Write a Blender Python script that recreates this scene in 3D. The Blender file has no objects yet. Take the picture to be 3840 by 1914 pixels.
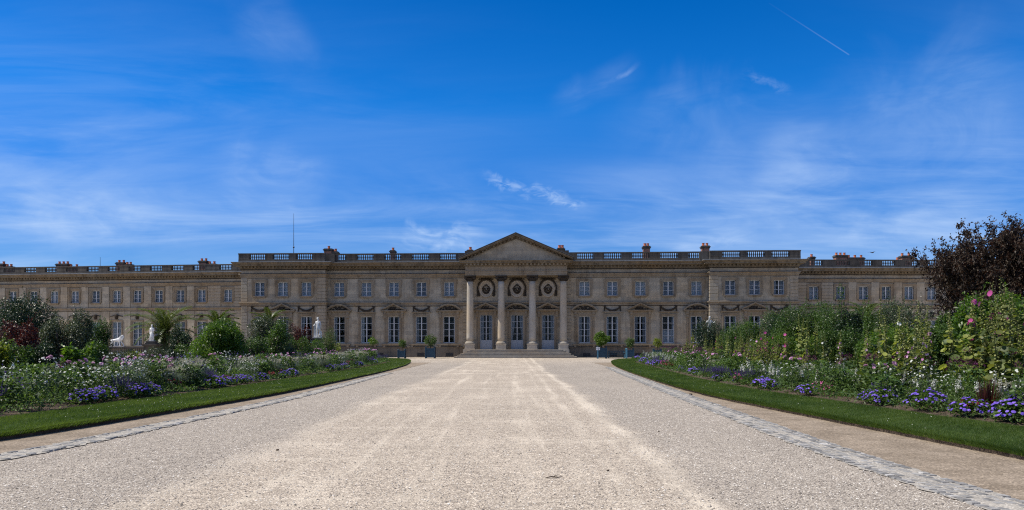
import bpy, math, random
import numpy as np
from mathutils import Vector, Matrix

random.seed(11)
rng = np.random.default_rng(11)
R = math.radians
PI = math.pi
scene = bpy.context.scene
col = scene.collection

# ------------------------------------------------------------------ camera, sky, sun, exposure
EYE = 1.65
FOC = 2987.0                      # focal length in photo pixels (28 mm on 36 mm)
HZ = 1288.0                       # horizon row of the photograph
cam_d = bpy.data.cameras.new("camera")
cam_d.sensor_width = 36.0
cam_d.lens = 36.0 * FOC / 3840.0
cam_d.shift_y = (HZ - 957.0) / 3840.0
cam_d.clip_start = 0.1
cam_d.clip_end = 6000.0
cam = bpy.data.objects.new("camera", cam_d)
cam.location = (0, 0, EYE)
cam.rotation_euler = (R(90), 0, 0)
col.objects.link(cam)
scene.camera = cam

SUN_EL = 56.0
SUN_DIR = Vector((-math.cos(R(SUN_EL)) * math.cos(R(3.6)), -math.cos(R(SUN_EL)) * math.sin(R(3.6)), math.sin(R(SUN_EL))))
sun_d = bpy.data.lights.new("sun", 'SUN')
sun_d.energy = 4.4
sun_d.angle = R(0.53)
sun_d.color = (1.0, 0.94, 0.82)
sun = bpy.data.objects.new("sun", sun_d)
sun.rotation_euler = (-SUN_DIR).to_track_quat('-Z', 'Y').to_euler()
sun.location = (-60, -10, 80)
col.objects.link(sun)

scene.view_settings.view_transform = 'Standard'
scene.view_settings.look = 'None'
scene.view_settings.exposure = 0.5
scene.view_settings.gamma = 1.0
scene.view_settings.use_curve_mapping = False
scene.render.film_transparent = False
scene.cycles.max_bounces = 7
scene.cycles.diffuse_bounces = 3
scene.cycles.glossy_bounces = 2
scene.cycles.transmission_bounces = 4
scene.cycles.transparent_max_bounces = 8
scene.cycles.sample_clamp_indirect = 4.0
scene.cycles.use_denoising = False
scene.cycles.filter_width = 1.15


class NT:
    """small helper round a node tree"""
    def __init__(s, tree):
        s.t = tree
        s.n = tree.nodes
        s.l = tree.links

    def add(s, kind, **kw):
        nd = s.n.new(kind)
        for k, v in kw.items():
            setattr(nd, k, v)
        return nd

    def set(s, nd, key, v):
        if isinstance(v, bpy.types.NodeSocket):
            s.l.new(v, nd.inputs[key])
        elif v is not None:
            nd.inputs[key].default_value = v

    def math(s, op, a, b=None, c=None, clamp=False):
        nd = s.add('ShaderNodeMath', operation=op, use_clamp=clamp)
        s.set(nd, 0, a)
        s.set(nd, 1, b)
        s.set(nd, 2, c)
        return nd.outputs[0]

    def vmath(s, op, a, b=None):
        nd = s.add('ShaderNodeVectorMath', operation=op)
        s.set(nd, 0, a)
        s.set(nd, 1, b)
        return nd.outputs['Value'] if op == 'DOT_PRODUCT' else nd.outputs[0]

    def mix(s, fac, a, b, mode='MIX', clamp=False):
        nd = s.add('ShaderNodeMix', data_type='RGBA', blend_type=mode, clamp_result=clamp)
        s.set(nd, 0, fac)
        s.set(nd, 6, a if isinstance(a, bpy.types.NodeSocket) else (*a[:3], 1))
        s.set(nd, 7, b if isinstance(b, bpy.types.NodeSocket) else (*b[:3], 1))
        return nd.outputs[2]

    def ramp(s, fac, stops, interp='LINEAR'):
        nd = s.add('ShaderNodeValToRGB')
        cr = nd.color_ramp
        cr.interpolation = interp
        while len(cr.elements) < len(stops):
            cr.elements.new(0.5)
        for e, (p, c) in zip(cr.elements, stops):
            e.position = p
            e.color = (*c[:3], 1) if hasattr(c, '__len__') else (c, c, c, 1)
        s.set(nd, 0, fac)
        return nd.outputs[0]

    def noise(s, vec, scale, detail=4, rough=0.55, dist=0.0, out='Fac'):
        nd = s.add('ShaderNodeTexNoise')
        s.set(nd, 'Vector', vec)
        nd.inputs['Scale'].default_value = scale
        nd.inputs['Detail'].default_value = detail
        nd.inputs['Roughness'].default_value = rough
        nd.inputs['Distortion'].default_value = dist
        return nd.outputs[out]

    def voro(s, vec, scale, feature='F1', out='Distance', rnd=1.0):
        nd = s.add('ShaderNodeTexVoronoi', feature=feature)
        s.set(nd, 'Vector', vec)
        nd.inputs['Scale'].default_value = scale
        nd.inputs['Randomness'].default_value = rnd
        return nd.outputs[out]

    def mapping(s, vec, loc=(0, 0, 0), rot=(0, 0, 0), scale=(1, 1, 1)):
        nd = s.add('ShaderNodeMapping')
        s.set(nd, 'Vector', vec)
        nd.inputs['Location'].default_value = loc
        nd.inputs['Rotation'].default_value = rot
        nd.inputs['Scale'].default_value = scale
        return nd.outputs[0]

    def smooth(s, v, a, b, lo=0.0, hi=1.0):
        nd = s.add('ShaderNodeMapRange', interpolation_type='SMOOTHSTEP')
        s.set(nd, 'Value', v)
        nd.inputs['From Min'].default_value = a
        nd.inputs['From Max'].default_value = b
        nd.inputs['To Min'].default_value = lo
        nd.inputs['To Max'].default_value = hi
        return nd.outputs[0]


def pix_dir(px, py):
    return Vector(((px - 1920) / FOC, 1.0, (HZ - py) / FOC)).normalized()


def build_world():
    w = bpy.data.worlds.new("World")
    scene.world = w
    w.use_nodes = True
    t = NT(w.node_tree)
    t.n.clear()
    out = t.add('ShaderNodeOutputWorld')
    bg = t.add('ShaderNodeBackground')
    t.l.new(bg.outputs[0], out.inputs[0])
    bg.inputs['Strength'].default_value = 0.10
    sky = t.add('ShaderNodeTexSky', sky_type='NISHITA', sun_disc=False)
    sky.sun_elevation = R(SUN_EL)
    sky.sun_rotation = R(270 - 3.6)
    sky.altitude = 0
    sky.air_density = 1.0
    sky.dust_density = 0.2
    sky.ozone_density = 2.5
    d = t.add('ShaderNodeTexCoord').outputs['Generated']
    sep = t.add('ShaderNodeSeparateXYZ')
    t.l.new(d, sep.inputs[0])
    z = sep.outputs['Z']
    # clear summer air: deeper and more saturated upwards
    tint = t.ramp(z, [(0.0, (0.26, 0.46, 0.80)), (0.12, (0.150, 0.42, 0.86)), (0.20, (0.085, 0.45, 0.97)),
                      (0.28, (0.042, 0.50, 1.05)), (0.40, (0.003, 0.41, 0.93)), (0.8, (0.25, 0.60, 1.0))])
    clear = t.mix(1.0, sky.outputs[0], tint, 'MULTIPLY')
    # high thin cirrus on a flat layer overhead
    zz = t.math('ADD', z, 0.10)
    px = t.math('DIVIDE', sep.outputs['X'], zz)
    py = t.math('DIVIDE', sep.outputs['Y'], zz)
    cmb = t.add('ShaderNodeCombineXYZ')
    t.l.new(px, cmb.inputs[0])
    t.l.new(py, cmb.inputs[1])
    P = cmb.outputs[0]
    big = t.noise(t.mapping(P, (3.1, 0.6, 0), (0, 0, R(12)), (0.34, 0.42, 1)), 1.0, 3, 0.5, 0.6)
    wisp = t.noise(t.mapping(P, (1.7, 4.2, 0), (0, 0, R(-28)), (0.50, 0.95, 1)), 1.1, 7, 0.55, 1.6)
    fine = t.noise(t.mapping(P, (0.3, 2.2, 0), (0, 0, R(-20)), (0.7, 1.9, 1)), 2.2, 8, 0.62, 1.6)
    m1 = t.smooth(big, 0.30, 0.66)
    m2 = t.smooth(wisp, 0.30, 0.78)
    m3 = t.smooth(fine, 0.38, 0.85)
    dens = t.math('MULTIPLY', m1, t.math('ADD', t.math('MULTIPLY', m2, 0.62), t.math('MULTIPLY', m3, 0.26)))
    low = t.smooth(z, 0.37, 0.12)
    dens = t.math('MULTIPLY', dens, t.math('ADD', t.math('MULTIPLY', low, 0.66), 0.14))
    veil = t.math('MULTIPLY', t.smooth(z, 0.30, 0.02), t.math('ADD', t.math('MULTIPLY', m2, 0.26), 0.12))
    dens = t.math('ADD', dens, veil)
    # separate streaks and a condensation trail, each fixed in the sky
    def streak(a, b, half, amp, soft=True, nscale=9.0, taper=0.0):
        A, B = pix_dir(*a), pix_dir(*b)
        c = (A + B).normalized()
        ax = (B - A).normalized()
        bx = c.cross(ax).normalized()
        L = (B - A).length / 2
        s_ = t.math('DIVIDE', t.vmath('DOT_PRODUCT', d, tuple(ax)), L)
        fine_ = half < 0.02
        wob = t.math('MULTIPLY', t.math('SUBTRACT', t.noise(d, 24 if fine_ else 7, 6 if fine_ else 4, 0.55, 1.0), 0.5), half * ((4.5 if fine_ else 2.6) if soft else 0.0))
        t_ = t.math('ABSOLUTE', t.math('ADD', t.vmath('DOT_PRODUCT', d, tuple(bx)), wob))
        front = t.math('GREATER_THAN', t.vmath('DOT_PRODUCT', d, tuple(c)), 0.5)
        ml = t.smooth(t.math('ABSOLUTE', s_), 1.0, 0.35 if soft else 0.96)
        if soft:
            mt = t.smooth(t_, half * 1.2, 0.0)
            nz = t.smooth(t.noise(t.mapping(d, scale=(1, 1, 2.5)), nscale, 6, 0.6, 1.2), 0.32 if half < 0.02 else 0.15, 0.72 if half < 0.02 else 0.92)
        else:
            mt = t.smooth(t_, half, half * 0.3)
            nz = t.smooth(s_, -1.0, 1.0, 0.06, 1.0)
        m = t.math('MULTIPLY', t.math('MULTIPLY', ml, mt), t.math('MULTIPLY', nz, front))
        return t.math('MULTIPLY', m, amp)
    extra = [
        streak((1790, 652), (2060, 735), 0.0085, 0.50, nscale=40),
        streak((1990, 715), (2210, 785), 0.0085, 0.55, nscale=40),
        streak((1440, 905), (1860, 860), 0.018, 0.50, nscale=18),
        streak((2030, 400), (2430, 225), 0.0202, 0.17, nscale=10), streak((2230, 335), (2410, 232), 0.0045, 0.20, nscale=16),
        streak((2770, 258), (2990, 350), 0.007, 0.17, nscale=40),
        streak((2450, 945), (2900, 880), 0.020, 0.60, nscale=18),
        streak((2780, 620), (3260, 790), 0.065, 0.42, nscale=9),
        streak((3180, 620), (3900, 250), 0.090, 0.34, nscale=7),
        streak((3000, 960), (3900, 760), 0.045, 0.45, nscale=8),
        streak((2200, 420), (3300, 560), 0.060, 0.22, nscale=7),
        streak((-150, 700), (700, 820), 0.030, 0.42, nscale=8),
        streak((-150, 860), (900, 800), 0.040, 0.26, nscale=8),
        streak((760, 590), (1260, 740), 0.050, 0.40, nscale=10),
        streak((900, 200), (1140, 20), 0.055, 0.16, nscale=8),
        streak((2880, 10), (3187, 208), 0.0009, 0.15, soft=False),
    ]
    for e in extra:
        dens = t.math('ADD', dens, e)
    dens = t.math('MULTIPLY', dens, t.smooth(z, -0.01, 0.02))
    # unseen white cloud behind the viewer, added to neutralise the blue fill light
    back = t.math('MULTIPLY', t.smooth(sep.outputs['Y'], 0.15, -0.55), t.math('ADD', t.math('MULTIPLY', m2, 0.3), 0.14))
    dens = t.math('MINIMUM', t.math('ADD', dens, back), 0.80)
    cloud = t.mix(t.smooth(sep.outputs['Y'], 0.3, -0.3), (3.3, 4.6, 6.9), (4.2, 4.5, 5.1))
    fin = t.mix(dens, clear, cloud)
    t.l.new(fin, bg.inputs['Color'])


build_world()

# ------------------------------------------------------------------ object helpers
def tag(o, label=None, cat=None, group=None, kind=None):
    if label: o['label'] = label
    if cat: o['category'] = cat
    if group: o['group'] = group
    if kind: o['kind'] = kind
    return o


def link(name, me, mat=None, parent=None, loc=(0, 0, 0), rz=0.0):
    o = bpy.data.objects.new(name, me)
    col.objects.link(o)
    if me is not None and mat is not None:
        me.materials.append(mat)
    o.location = loc
    o.rotation_euler = (0, 0, rz)
    if parent is not None:
        o.parent = parent
    return o


def empty(name, loc=(0, 0, 0), rz=0.0, parent=None):
    o = link(name, None, None, parent, loc, rz)
    o.empty_display_size = 0.3
    return o


def dup(o, parent=None, loc=None, rz=None, scale=None):
    """a thing with copies of its parts and sub-parts; meshes are shared"""
    c = o.copy()
    col.objects.link(c)
    c.parent = parent
    if loc is not None: c.location = loc
    if rz is not None: c.rotation_euler = (0, 0, rz)
    if scale is not None: c.scale = scale
    for ch in PROTO_KIDS.get(o, o.children):
        dup(ch, c)
    return c


PROTO_KIDS = {}


class MB:
    """collects boxes, prisms, lathes, tubes and sweeps into one mesh"""
    def __init__(s):
        s.v = []
        s.f = []

    def raw(s, v, f):
        b = len(s.v)
        s.v.extend([tuple(p) for p in v])
        s.f.extend([tuple(b + i for i in q) for q in f])
        return s

    def box(s, x0, x1, y0, y1, z0, z1):
        return s.raw([(x0, y0, z0), (x1, y0, z0), (x1, y1, z0), (x0, y1, z0),
                      (x0, y0, z1), (x1, y0, z1), (x1, y1, z1), (x0, y1, z1)],
                     [(0, 3, 2, 1), (4, 5, 6, 7), (0, 1, 5, 4), (1, 2, 6, 5), (2, 3, 7, 6), (3, 0, 4, 7)])

    def chamfer_box(s, x0, x1, y0, y1, z0, z1, c):
        """block whose front face (y0) has chamfered edges"""
        return s.raw([(x0, y0 + c, z0), (x1, y0 + c, z0), (x1, y1, z0), (x0, y1, z0),
                      (x0, y0 + c, z1), (x1, y0 + c, z1), (x1, y1, z1), (x0, y1, z1),
                      (x0 + c, y0, z0 + c), (x1 - c, y0, z0 + c), (x1 - c, y0, z1 - c), (x0 + c, y0, z1 - c)],
                     [(0, 3, 2, 1), (4, 5, 6, 7), (1, 2, 6, 5), (2, 3, 7, 6), (3, 0, 4, 7),
                      (8, 9, 10, 11), (0, 1, 9, 8), (1, 5, 10, 9), (5, 4, 11, 10), (4, 0, 8, 11)])

    def prism(s, poly, y0, y1):
        """polygon in (x, z) pushed along y"""
        n = len(poly)
        v = [(x, y0, z) for x, z in poly] + [(x, y1, z) for x, z in poly]
        f = [tuple(range(n)), tuple(range(2 * n - 1, n - 1, -1))]
        for i in range(n):
            j = (i + 1) % n
            f.append((i, n + i, n + j, j))
        return s.raw(v, f)

    def lathe(s, prof, cx=0, cy=0, z0=0, seg=12, capped=True):
        v = []
        f = []
        m = len(prof)
        for r, z in prof:
            for k in range(seg):
                a = 2 * PI * k / seg
                v.append((cx + r * math.cos(a), cy + r * math.sin(a), z0 + z))
        for i in range(m - 1):
            for k in range(seg):
                k2 = (k + 1) % seg
                f.append((i * seg + k, i * seg + k2, (i + 1) * seg + k2, (i + 1) * seg + k))
        if capped:
            f.append(tuple(range(seg - 1, -1, -1)))
            f.append(tuple((m - 1) * seg + k for k in range(seg)))
        return s.raw(v, f)

    def tube(s, pts, rad, seg=6):
        pts = [Vector(p) for p in pts]
        n = len(pts)
        if not hasattr(rad, '__len__'):
            rad = [rad] * n
        v = []
        f = []
        ref = Vector((0.31, 0.17, 0.93))
        for i, p in enumerate(pts):
            d = (pts[min(i + 1, n - 1)] - pts[max(i - 1, 0)]).normalized()
            a = d.cross(ref)
            if a.length < 1e-3: a = d.cross(Vector((1, 0, 0)))
            a.normalize()
            b = d.cross(a)
            for k in range(seg):
                w = 2 * PI * k / seg
                v.append(tuple(p + a * math.cos(w) * rad[i] + b * math.sin(w) * rad[i]))
        for i in range(n - 1):
            for k in range(seg):
                k2 = (k + 1) % seg
                f.append((i * seg + k, i * seg + k2, (i + 1) * seg + k2, (i + 1) * seg + k))
        f.append(tuple(range(seg - 1, -1, -1)))
        f.append(tuple((n - 1) * seg + k for k in range(seg)))
        return s.raw(v, f)

    def ball(s, c, r, seg=8, rings=5, jit=0.0):
        rx, ry, rz = r if hasattr(r, '__len__') else (r, r, r)
        v = [(c[0], c[1], c[2] - rz)]
        for i in range(1, rings):
            a = PI * i / rings
            for k in range(seg):
                w = 2 * PI * k / seg
                q = 1 + random.uniform(-jit, jit)
                v.append((c[0] + rx * q * math.sin(a) * math.cos(w), c[1] + ry * q * math.sin(a) * math.sin(w), c[2] - rz * q * math.cos(a)))
        v.append((c[0], c[1], c[2] + rz))
        f = []
        for k in range(seg):
            f.append((0, 1 + (k + 1) % seg, 1 + k))
            f.append((len(v) - 1, 1 + (rings - 2) * seg + k, 1 + (rings - 2) * seg + (k + 1) % seg))
        for i in range(rings - 2):
            for k in range(seg):
                k2 = (k + 1) % seg
                f.append((1 + i * seg + k, 1 + i * seg + k2, 1 + (i + 1) * seg + k2, 1 + (i + 1) * seg + k))
        return s.raw(v, f)

    def sweep(s, prof, path):
        """moulding profile [(out, z)] along a path [(x, y)]; out is to the right of travel"""
        n = len(path)
        m = len(prof)
        nrm = []
        for i in range(n - 1):
            d = Vector((path[i + 1][0] - path[i][0], path[i + 1][1] - path[i][1])).normalized()
            nrm.append(Vector((d.y, -d.x)))
        v = []
        for i in range(n):
            if i == 0: w = nrm[0]
            elif i == n - 1: w = nrm[-1]
            else:
                w = nrm[i - 1] + nrm[i]
                w = w / max(0.2, w.dot(nrm[i]))
            for o, z in prof:
                v.append((path[i][0] + w.x * o, path[i][1] + w.y * o, z))
        f = []
        for i in range(n - 1):
            for k in range(m):
                k2 = (k + 1) % m
                f.append((i * m + k, (i + 1) * m + k, (i + 1) * m + k2, i * m + k2))
        f.append(tuple(range(m)))
        f.append(tuple((n - 1) * m + k for k in range(m - 1, -1, -1)))
        return s.raw(v, f)

    def mesh(s, name, smooth=False):
        me = bpy.data.meshes.new(name)
        me.from_pydata(s.v, [], s.f)
        me.validate(verbose=False)
        if smooth:
            me.polygons.foreach_set('use_smooth', [True] * len(me.polygons))
        me.update()
        return me

    def build(s, name, mat, parent=None, loc=(0, 0, 0), rz=0.0, smooth=False, fix=False):
        me = s.mesh(name, smooth)
        if fix:
            import bmesh
            b = bmesh.new()
            b.from_mesh(me)
            bmesh.ops.recalc_face_normals(b, faces=b.faces)
            b.to_mesh(me)
            b.free()
        return link(name, me, mat, parent, loc, rz)


def unit(a):
    return a / np.maximum(1e-9, np.linalg.norm(a, axis=1, keepdims=True))


class Cloud:
    """numpy collector for leaves, petals, discs and stems; every face carries a 'tint' value"""
    def __init__(s):
        s.V = []
        s.F = []
        s.T = []
        s.n = 0

    def _push(s, V, F, T):
        s.V.append(V)
        s.F.append(F + s.n)
        s.T.append(T)
        s.n += len(V)

    def leaves(s, C, D, N, L, W, T=None, droop=0.15, fold=0.12):
        """a four-cornered bent leaf: C base, D long axis, N normal"""
        C = np.asarray(C, float)
        n = len(C)
        D = unit(np.asarray(D, float))
        S = np.cross(D, N)
        S = unit(S)
        N = np.cross(S, D)
        L = np.broadcast_to(L, n)[:, None]
        W = np.broadcast_to(W, n)[:, None]
        mid = C + D * L * 0.45
        V = np.stack([C, mid + S * W / 2 + N * L * fold, C + D * L - N * L * droop, mid - S * W / 2 + N * L * fold], 1).reshape(-1, 3)
        F = np.arange(4 * n).reshape(n, 4)
        s._push(V, F, rng.random(n) if T is None else np.broadcast_to(T, n))
        return s

    def discs(s, C, N, r, h, T=None, k=6):
        """shallow rayed domes (flower heads)"""
        C = np.asarray(C, float)
        n = len(C)
        N = unit(np.asarray(N, float))
        A = unit(np.cross(N, np.tile([0.27, 0.71, 0.41], (n, 1))))
        B = np.cross(N, A)
        r = np.broadcast_to(r, n)[:, None]
        h = np.broadcast_to(h, n)[:, None]
        ph = rng.random(n)[:, None] * 6.28
        rim = []
        for i in range(k):
            a = ph + 2 * PI * i / k
            rim.append(C + (A * np.cos(a) + B * np.sin(a)) * r)
        V = np.stack([C + N * h] + rim, 1).reshape(-1, 3)
        base = (np.arange(n) * (k + 1))[:, None]
        T = rng.random(n) if T is None else np.broadcast_to(T, n)
        Fs = np.stack([np.concatenate([base, base + 1 + i, base + 1 + (i + 1) % k], 1) for i in range(k)], 1).reshape(-1, 3)
        s._push(V, Fs, np.repeat(T, k))
        return s

    def stems(s, P, Q, r0, r1=None, T=None):
        P = np.asarray(P, float)
        Q = np.asarray(Q, float)
        n = len(P)
        r0 = np.broadcast_to(r0, n)[:, None]
        r1 = r0 if r1 is None else np.broadcast_to(r1, n)[:, None]
        D = unit(Q - P)
        A = unit(np.cross(D, np.tile([0.57, 0.21, 0.33], (n, 1))))
        B = np.cross(D, A)
        ring = []
        for X, r in ((P, r0), (Q, r1)):
            for i in range(3):
                a = 2 * PI * i / 3
                ring.append(X + (A * math.cos(a) + B * math.sin(a)) * r)
        V = np.stack(ring, 1).reshape(-1, 3)
        base = (np.arange(n) * 6)[:, None]
        F = np.stack([np.concatenate([base + i, base + (i + 1) % 3, base + 3 + (i + 1) % 3, base + 3 + i], 1) for i in range(3)], 1).reshape(-1, 4)
        T = rng.random(n) if T is None else np.broadcast_to(T, n)
        s._push(V, F, np.repeat(T, 3))
        return s

    def tris(s, V, F, T):
        s._push(np.asarray(V, float), np.asarray(F), np.asarray(T, float))
        return s

    def build(s, name, mat, parent=None, loc=(0, 0, 0), rz=0.0):
        me = bpy.data.meshes.new(name)
        V = np.concatenate(s.V)
        me.vertices.add(len(V))
        me.vertices.foreach_set('co', V.astype(np.float32).ravel())
        nl = sum(f.size for f in s.F)
        nf = sum(len(f) for f in s.F)
        me.loops.add(nl)
        me.loops.foreach_set('vertex_index', np.concatenate([f.ravel() for f in s.F]).astype(np.int32))
        me.polygons.add(nf)
        tot = np.concatenate([np.full(len(f), f.shape[1]) for f in s.F])
        start = np.concatenate([[0], np.cumsum(tot)[:-1]])
        me.polygons.foreach_set('loop_start', start.astype(np.int32))
        at = me.attributes.new('tint', 'FLOAT', 'FACE')
        at.data.foreach_set('value', np.concatenate(s.T).astype(np.float32))
        me.update(calc_edges=True)
        return link(name, me, mat, parent, loc, rz)


def rdir(n):
    return unit(rng.normal(size=(n, 3)))
# ------------------------------------------------------------------ materials
def new_mat(name):
    m = bpy.data.materials.new(name)
    m.use_nodes = True
    t = NT(m.node_tree)
    t.n.clear()
    out = t.add('ShaderNodeOutputMaterial')
    return m, t, out


def principled(t, out, color, rough=0.8, spec=0.3, bump=None, bstr=0.3, bdist=0.02, metal=0.0):
    p = t.add('ShaderNodeBsdfPrincipled')
    t.set(p, 'Base Color', color if isinstance(color, bpy.types.NodeSocket) else (*color[:3], 1))
    t.set(p, 'Roughness', rough)
    t.set(p, 'Specular IOR Level', spec)
    t.set(p, 'Metallic', metal)
    if bump is not None:
        b = t.add('ShaderNodeBump')
        b.inputs['Strength'].default_value = bstr
        b.inputs['Distance'].default_value = bdist
        t.l.new(bump, b.inputs['Height'])
        t.l.new(b.outputs[0], p.inputs['Normal'])
    t.l.new(p.outputs[0], out.inputs[0])
    return p


def mat_stone(name, base, dark, joints=None, stain=0.5, yellow=0.25, rough=0.9, block=0.10, lo=0.42, hi=0.75):
    m, t, out = new_mat(name)
    P = t.add('ShaderNodeNewGeometry').outputs['Position']
    n1 = t.noise(t.mapping(P, scale=(0.22, 0.22, 0.35)), 1.0, 6, 0.62)
    streak = t.noise(t.mapping(P, scale=(1.5, 1.5, 0.16)), 1.6, 6, 0.65, 0.3)
    blot = t.noise(P, 0.9, 7, 0.68, 0.5)
    fine = t.noise(P, 9.0, 5, 0.7)
    c = t.mix(t.smooth(n1, 0.35, 0.7), base, tuple(b * f for b, f in zip(base, (1.06, 0.93, 0.78))))
    c = t.mix(t.math('MULTIPLY', t.smooth(blot, 0.48, 0.72), yellow), c, (base[0] * 1.05, base[1] * 0.86, base[2] * 0.58))
    sm = t.math('MULTIPLY', t.smooth(t.math('ADD', t.math('MULTIPLY', streak, 0.6), t.math('MULTIPLY', blot, 0.4)), lo, hi), stain)
    c = t.mix(sm, c, dark)
    c = t.mix(0.12, c, t.ramp(fine, [(0.25, 0.75), (0.75, 1.22)]), 'MULTIPLY')
    h = fine
    if joints:
        bw, bh = joints
        br = t.add('ShaderNodeTexBrick')
        sp = t.add('ShaderNodeSeparateXYZ')
        t.l.new(P, sp.inputs[0])
        cb = t.add('ShaderNodeCombineXYZ')
        t.l.new(sp.outputs['X'], cb.inputs[0])
        t.l.new(sp.outputs['Z'], cb.inputs[1])
        t.l.new(cb.outputs[0], br.inputs['Vector'])
        br.inputs['Color1'].default_value = (1 - block, 1 - block, 1 - block, 1)
        br.inputs['Color2'].default_value = (1 + block, 1 + block * 0.9, 1 + block * 0.7, 1)
        br.inputs['Mortar'].default_value = (0.80, 0.79, 0.78, 1)
        br.inputs['Scale'].default_value = 1.0
        br.inputs['Mortar Size'].default_value = 0.012
        br.inputs['Brick Width'].default_value = bw
        br.inputs['Row Height'].default_value = bh
        c = t.mix(1.0, c, br.outputs['Color'], 'MULTIPLY')
    principled(t, out, c, rough, 0.15)
    return m


def mat_plain(name, base, var=0.2, scale=6.0, rough=0.7, spec=0.3, bump=0.15, metal=0.0):
    m, t, out = new_mat(name)
    P = t.add('ShaderNodeTexCoord').outputs['Object']
    n = t.noise(P, scale, 5, 0.65)
    c = t.mix(1.0, base, t.ramp(n, [(0.25, 1 - var), (0.75, 1 + var)]), 'MULTIPLY')
    principled(t, out, c, rough, spec, n, bump, 0.01, metal)
    return m


def mat_leaf(name, a, b, trans=0.35, rough=0.42, spec=0.45, tcol=None, rnd=0.0):
    """leaf: colour runs from a to b with the face's tint; part of the light passes through"""
    m, t, out = new_mat(name)
    at = t.add('ShaderNodeAttribute', attribute_name='tint')
    oi = t.add('ShaderNodeObjectInfo')
    c = t.mix(at.outputs['Fac'], a, b)
    if rnd:
        k = t.math('ADD', t.math('MULTIPLY', oi.outputs['Random'], 2 * rnd), 1 - rnd)
        cb = t.add('ShaderNodeCombineXYZ')
        for i in range(3): t.l.new(k, cb.inputs[i])
        c = t.mix(1.0, c, cb.outputs[0], 'MULTIPLY')
    p = t.add('ShaderNodeBsdfPrincipled')
    t.l.new(c, p.inputs['Base Color'])
    p.inputs['Roughness'].default_value = rough
    p.inputs['Specular IOR Level'].default_value = spec
    tr = t.add('ShaderNodeBsdfTranslucent')
    tc = t.mix(1.0, c, tcol or (1.5, 1.5, 0.75), 'MULTIPLY')
    t.l.new(tc, tr.inputs['Color'])
    mx = t.add('ShaderNodeMixShader')
    mx.inputs[0].default_value = trans
    t.l.new(p.outputs[0], mx.inputs[1])
    t.l.new(tr.outputs[0], mx.inputs[2])
    t.l.new(mx.outputs[0], out.inputs[0])
    return m


M = {}
M['wall'] = mat_stone('ashlar_wall', (0.340, 0.308, 0.254), (0.105, 0.090, 0.074), (1.15, 0.44), 0.60, 0.22, block=0.17, lo=0.44, hi=0.72)
M['trim'] = mat_stone('moulded_stone', (0.260, 0.222, 0.172), (0.062, 0.050, 0.040), None, 0.7, 0.35)
M['rust'] = mat_stone('rusticated_stone', (0.315, 0.285, 0.235), (0.11, 0.092, 0.075), None, 0.5, 0.35)
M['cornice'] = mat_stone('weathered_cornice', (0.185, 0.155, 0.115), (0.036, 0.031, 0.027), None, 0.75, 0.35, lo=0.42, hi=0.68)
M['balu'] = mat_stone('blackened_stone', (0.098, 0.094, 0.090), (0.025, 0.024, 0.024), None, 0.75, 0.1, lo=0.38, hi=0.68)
M['carved'] = mat_stone('sooty_carving_and_shade', (0.052, 0.044, 0.037), (0.018, 0.015, 0.013), None, 0.7, 0.1)  # sooty carvings, and the fillets that paint shadow lines under ledges
M['column'] = mat_stone('column_stone', (0.40, 0.372, 0.325), (0.17, 0.152, 0.13), None, 0.65, 0.2)
M['plinth'] = mat_stone('damp_plinth', (0.165, 0.145, 0.120), (0.045, 0.038, 0.032), (1.3, 0.55), 0.75, 0.2)
M['step'] = mat_stone('step_stone', (0.26, 0.245, 0.225), (0.10, 0.09, 0.08), None, 0.5, 0.1)
M['zinc'] = mat_plain('zinc_sheet', (0.36, 0.40, 0.45), 0.25, 1.5, 0.45, 0.5)
M['slate'] = mat_plain('slate_roof', (0.09, 0.10, 0.115), 0.3, 3.0, 0.6)
M['marble'] = mat_plain('white_marble', (0.62, 0.62, 0.61), 0.10, 5.0, 0.45, 0.4, 0.1)
M['paint'] = mat_plain('white_paint', (0.46, 0.475, 0.50), 0.06, 4.0, 0.45, 0.4, 0.05)
M['door'] = mat_plain('door_paint', (0.36, 0.375, 0.40), 0.06, 3.0, 0.4, 0.4, 0.05)
M['terracotta'] = mat_plain('terracotta', (0.50, 0.165, 0.085), 0.3, 5.0, 0.8)
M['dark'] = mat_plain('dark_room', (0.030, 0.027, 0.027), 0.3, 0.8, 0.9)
M['iron'] = mat_plain('dark_iron', (0.03, 0.03, 0.033), 0.2, 8.0, 0.5)
M['blue'] = mat_plain('blue_planter_paint', (0.010, 0.042, 0.075), 0.2, 6.0, 0.5, 0.4, 0.1)
M['lblue'] = mat_plain('pale_blue_paint', (0.075, 0.215, 0.31), 0.12, 6.0, 0.45, 0.4, 0.1)
M['bark'] = mat_plain('bark', (0.085, 0.065, 0.05), 0.4, 14.0, 0.9, 0.1, 0.6)
M['sign'] = mat_plain('white_board', (0.75, 0.76, 0.78), 0.05, 4.0, 0.5)
M['ink'] = mat_plain('sign_ink', (0.04, 0.05, 0.10), 0.1, 4.0, 0.6)


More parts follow.
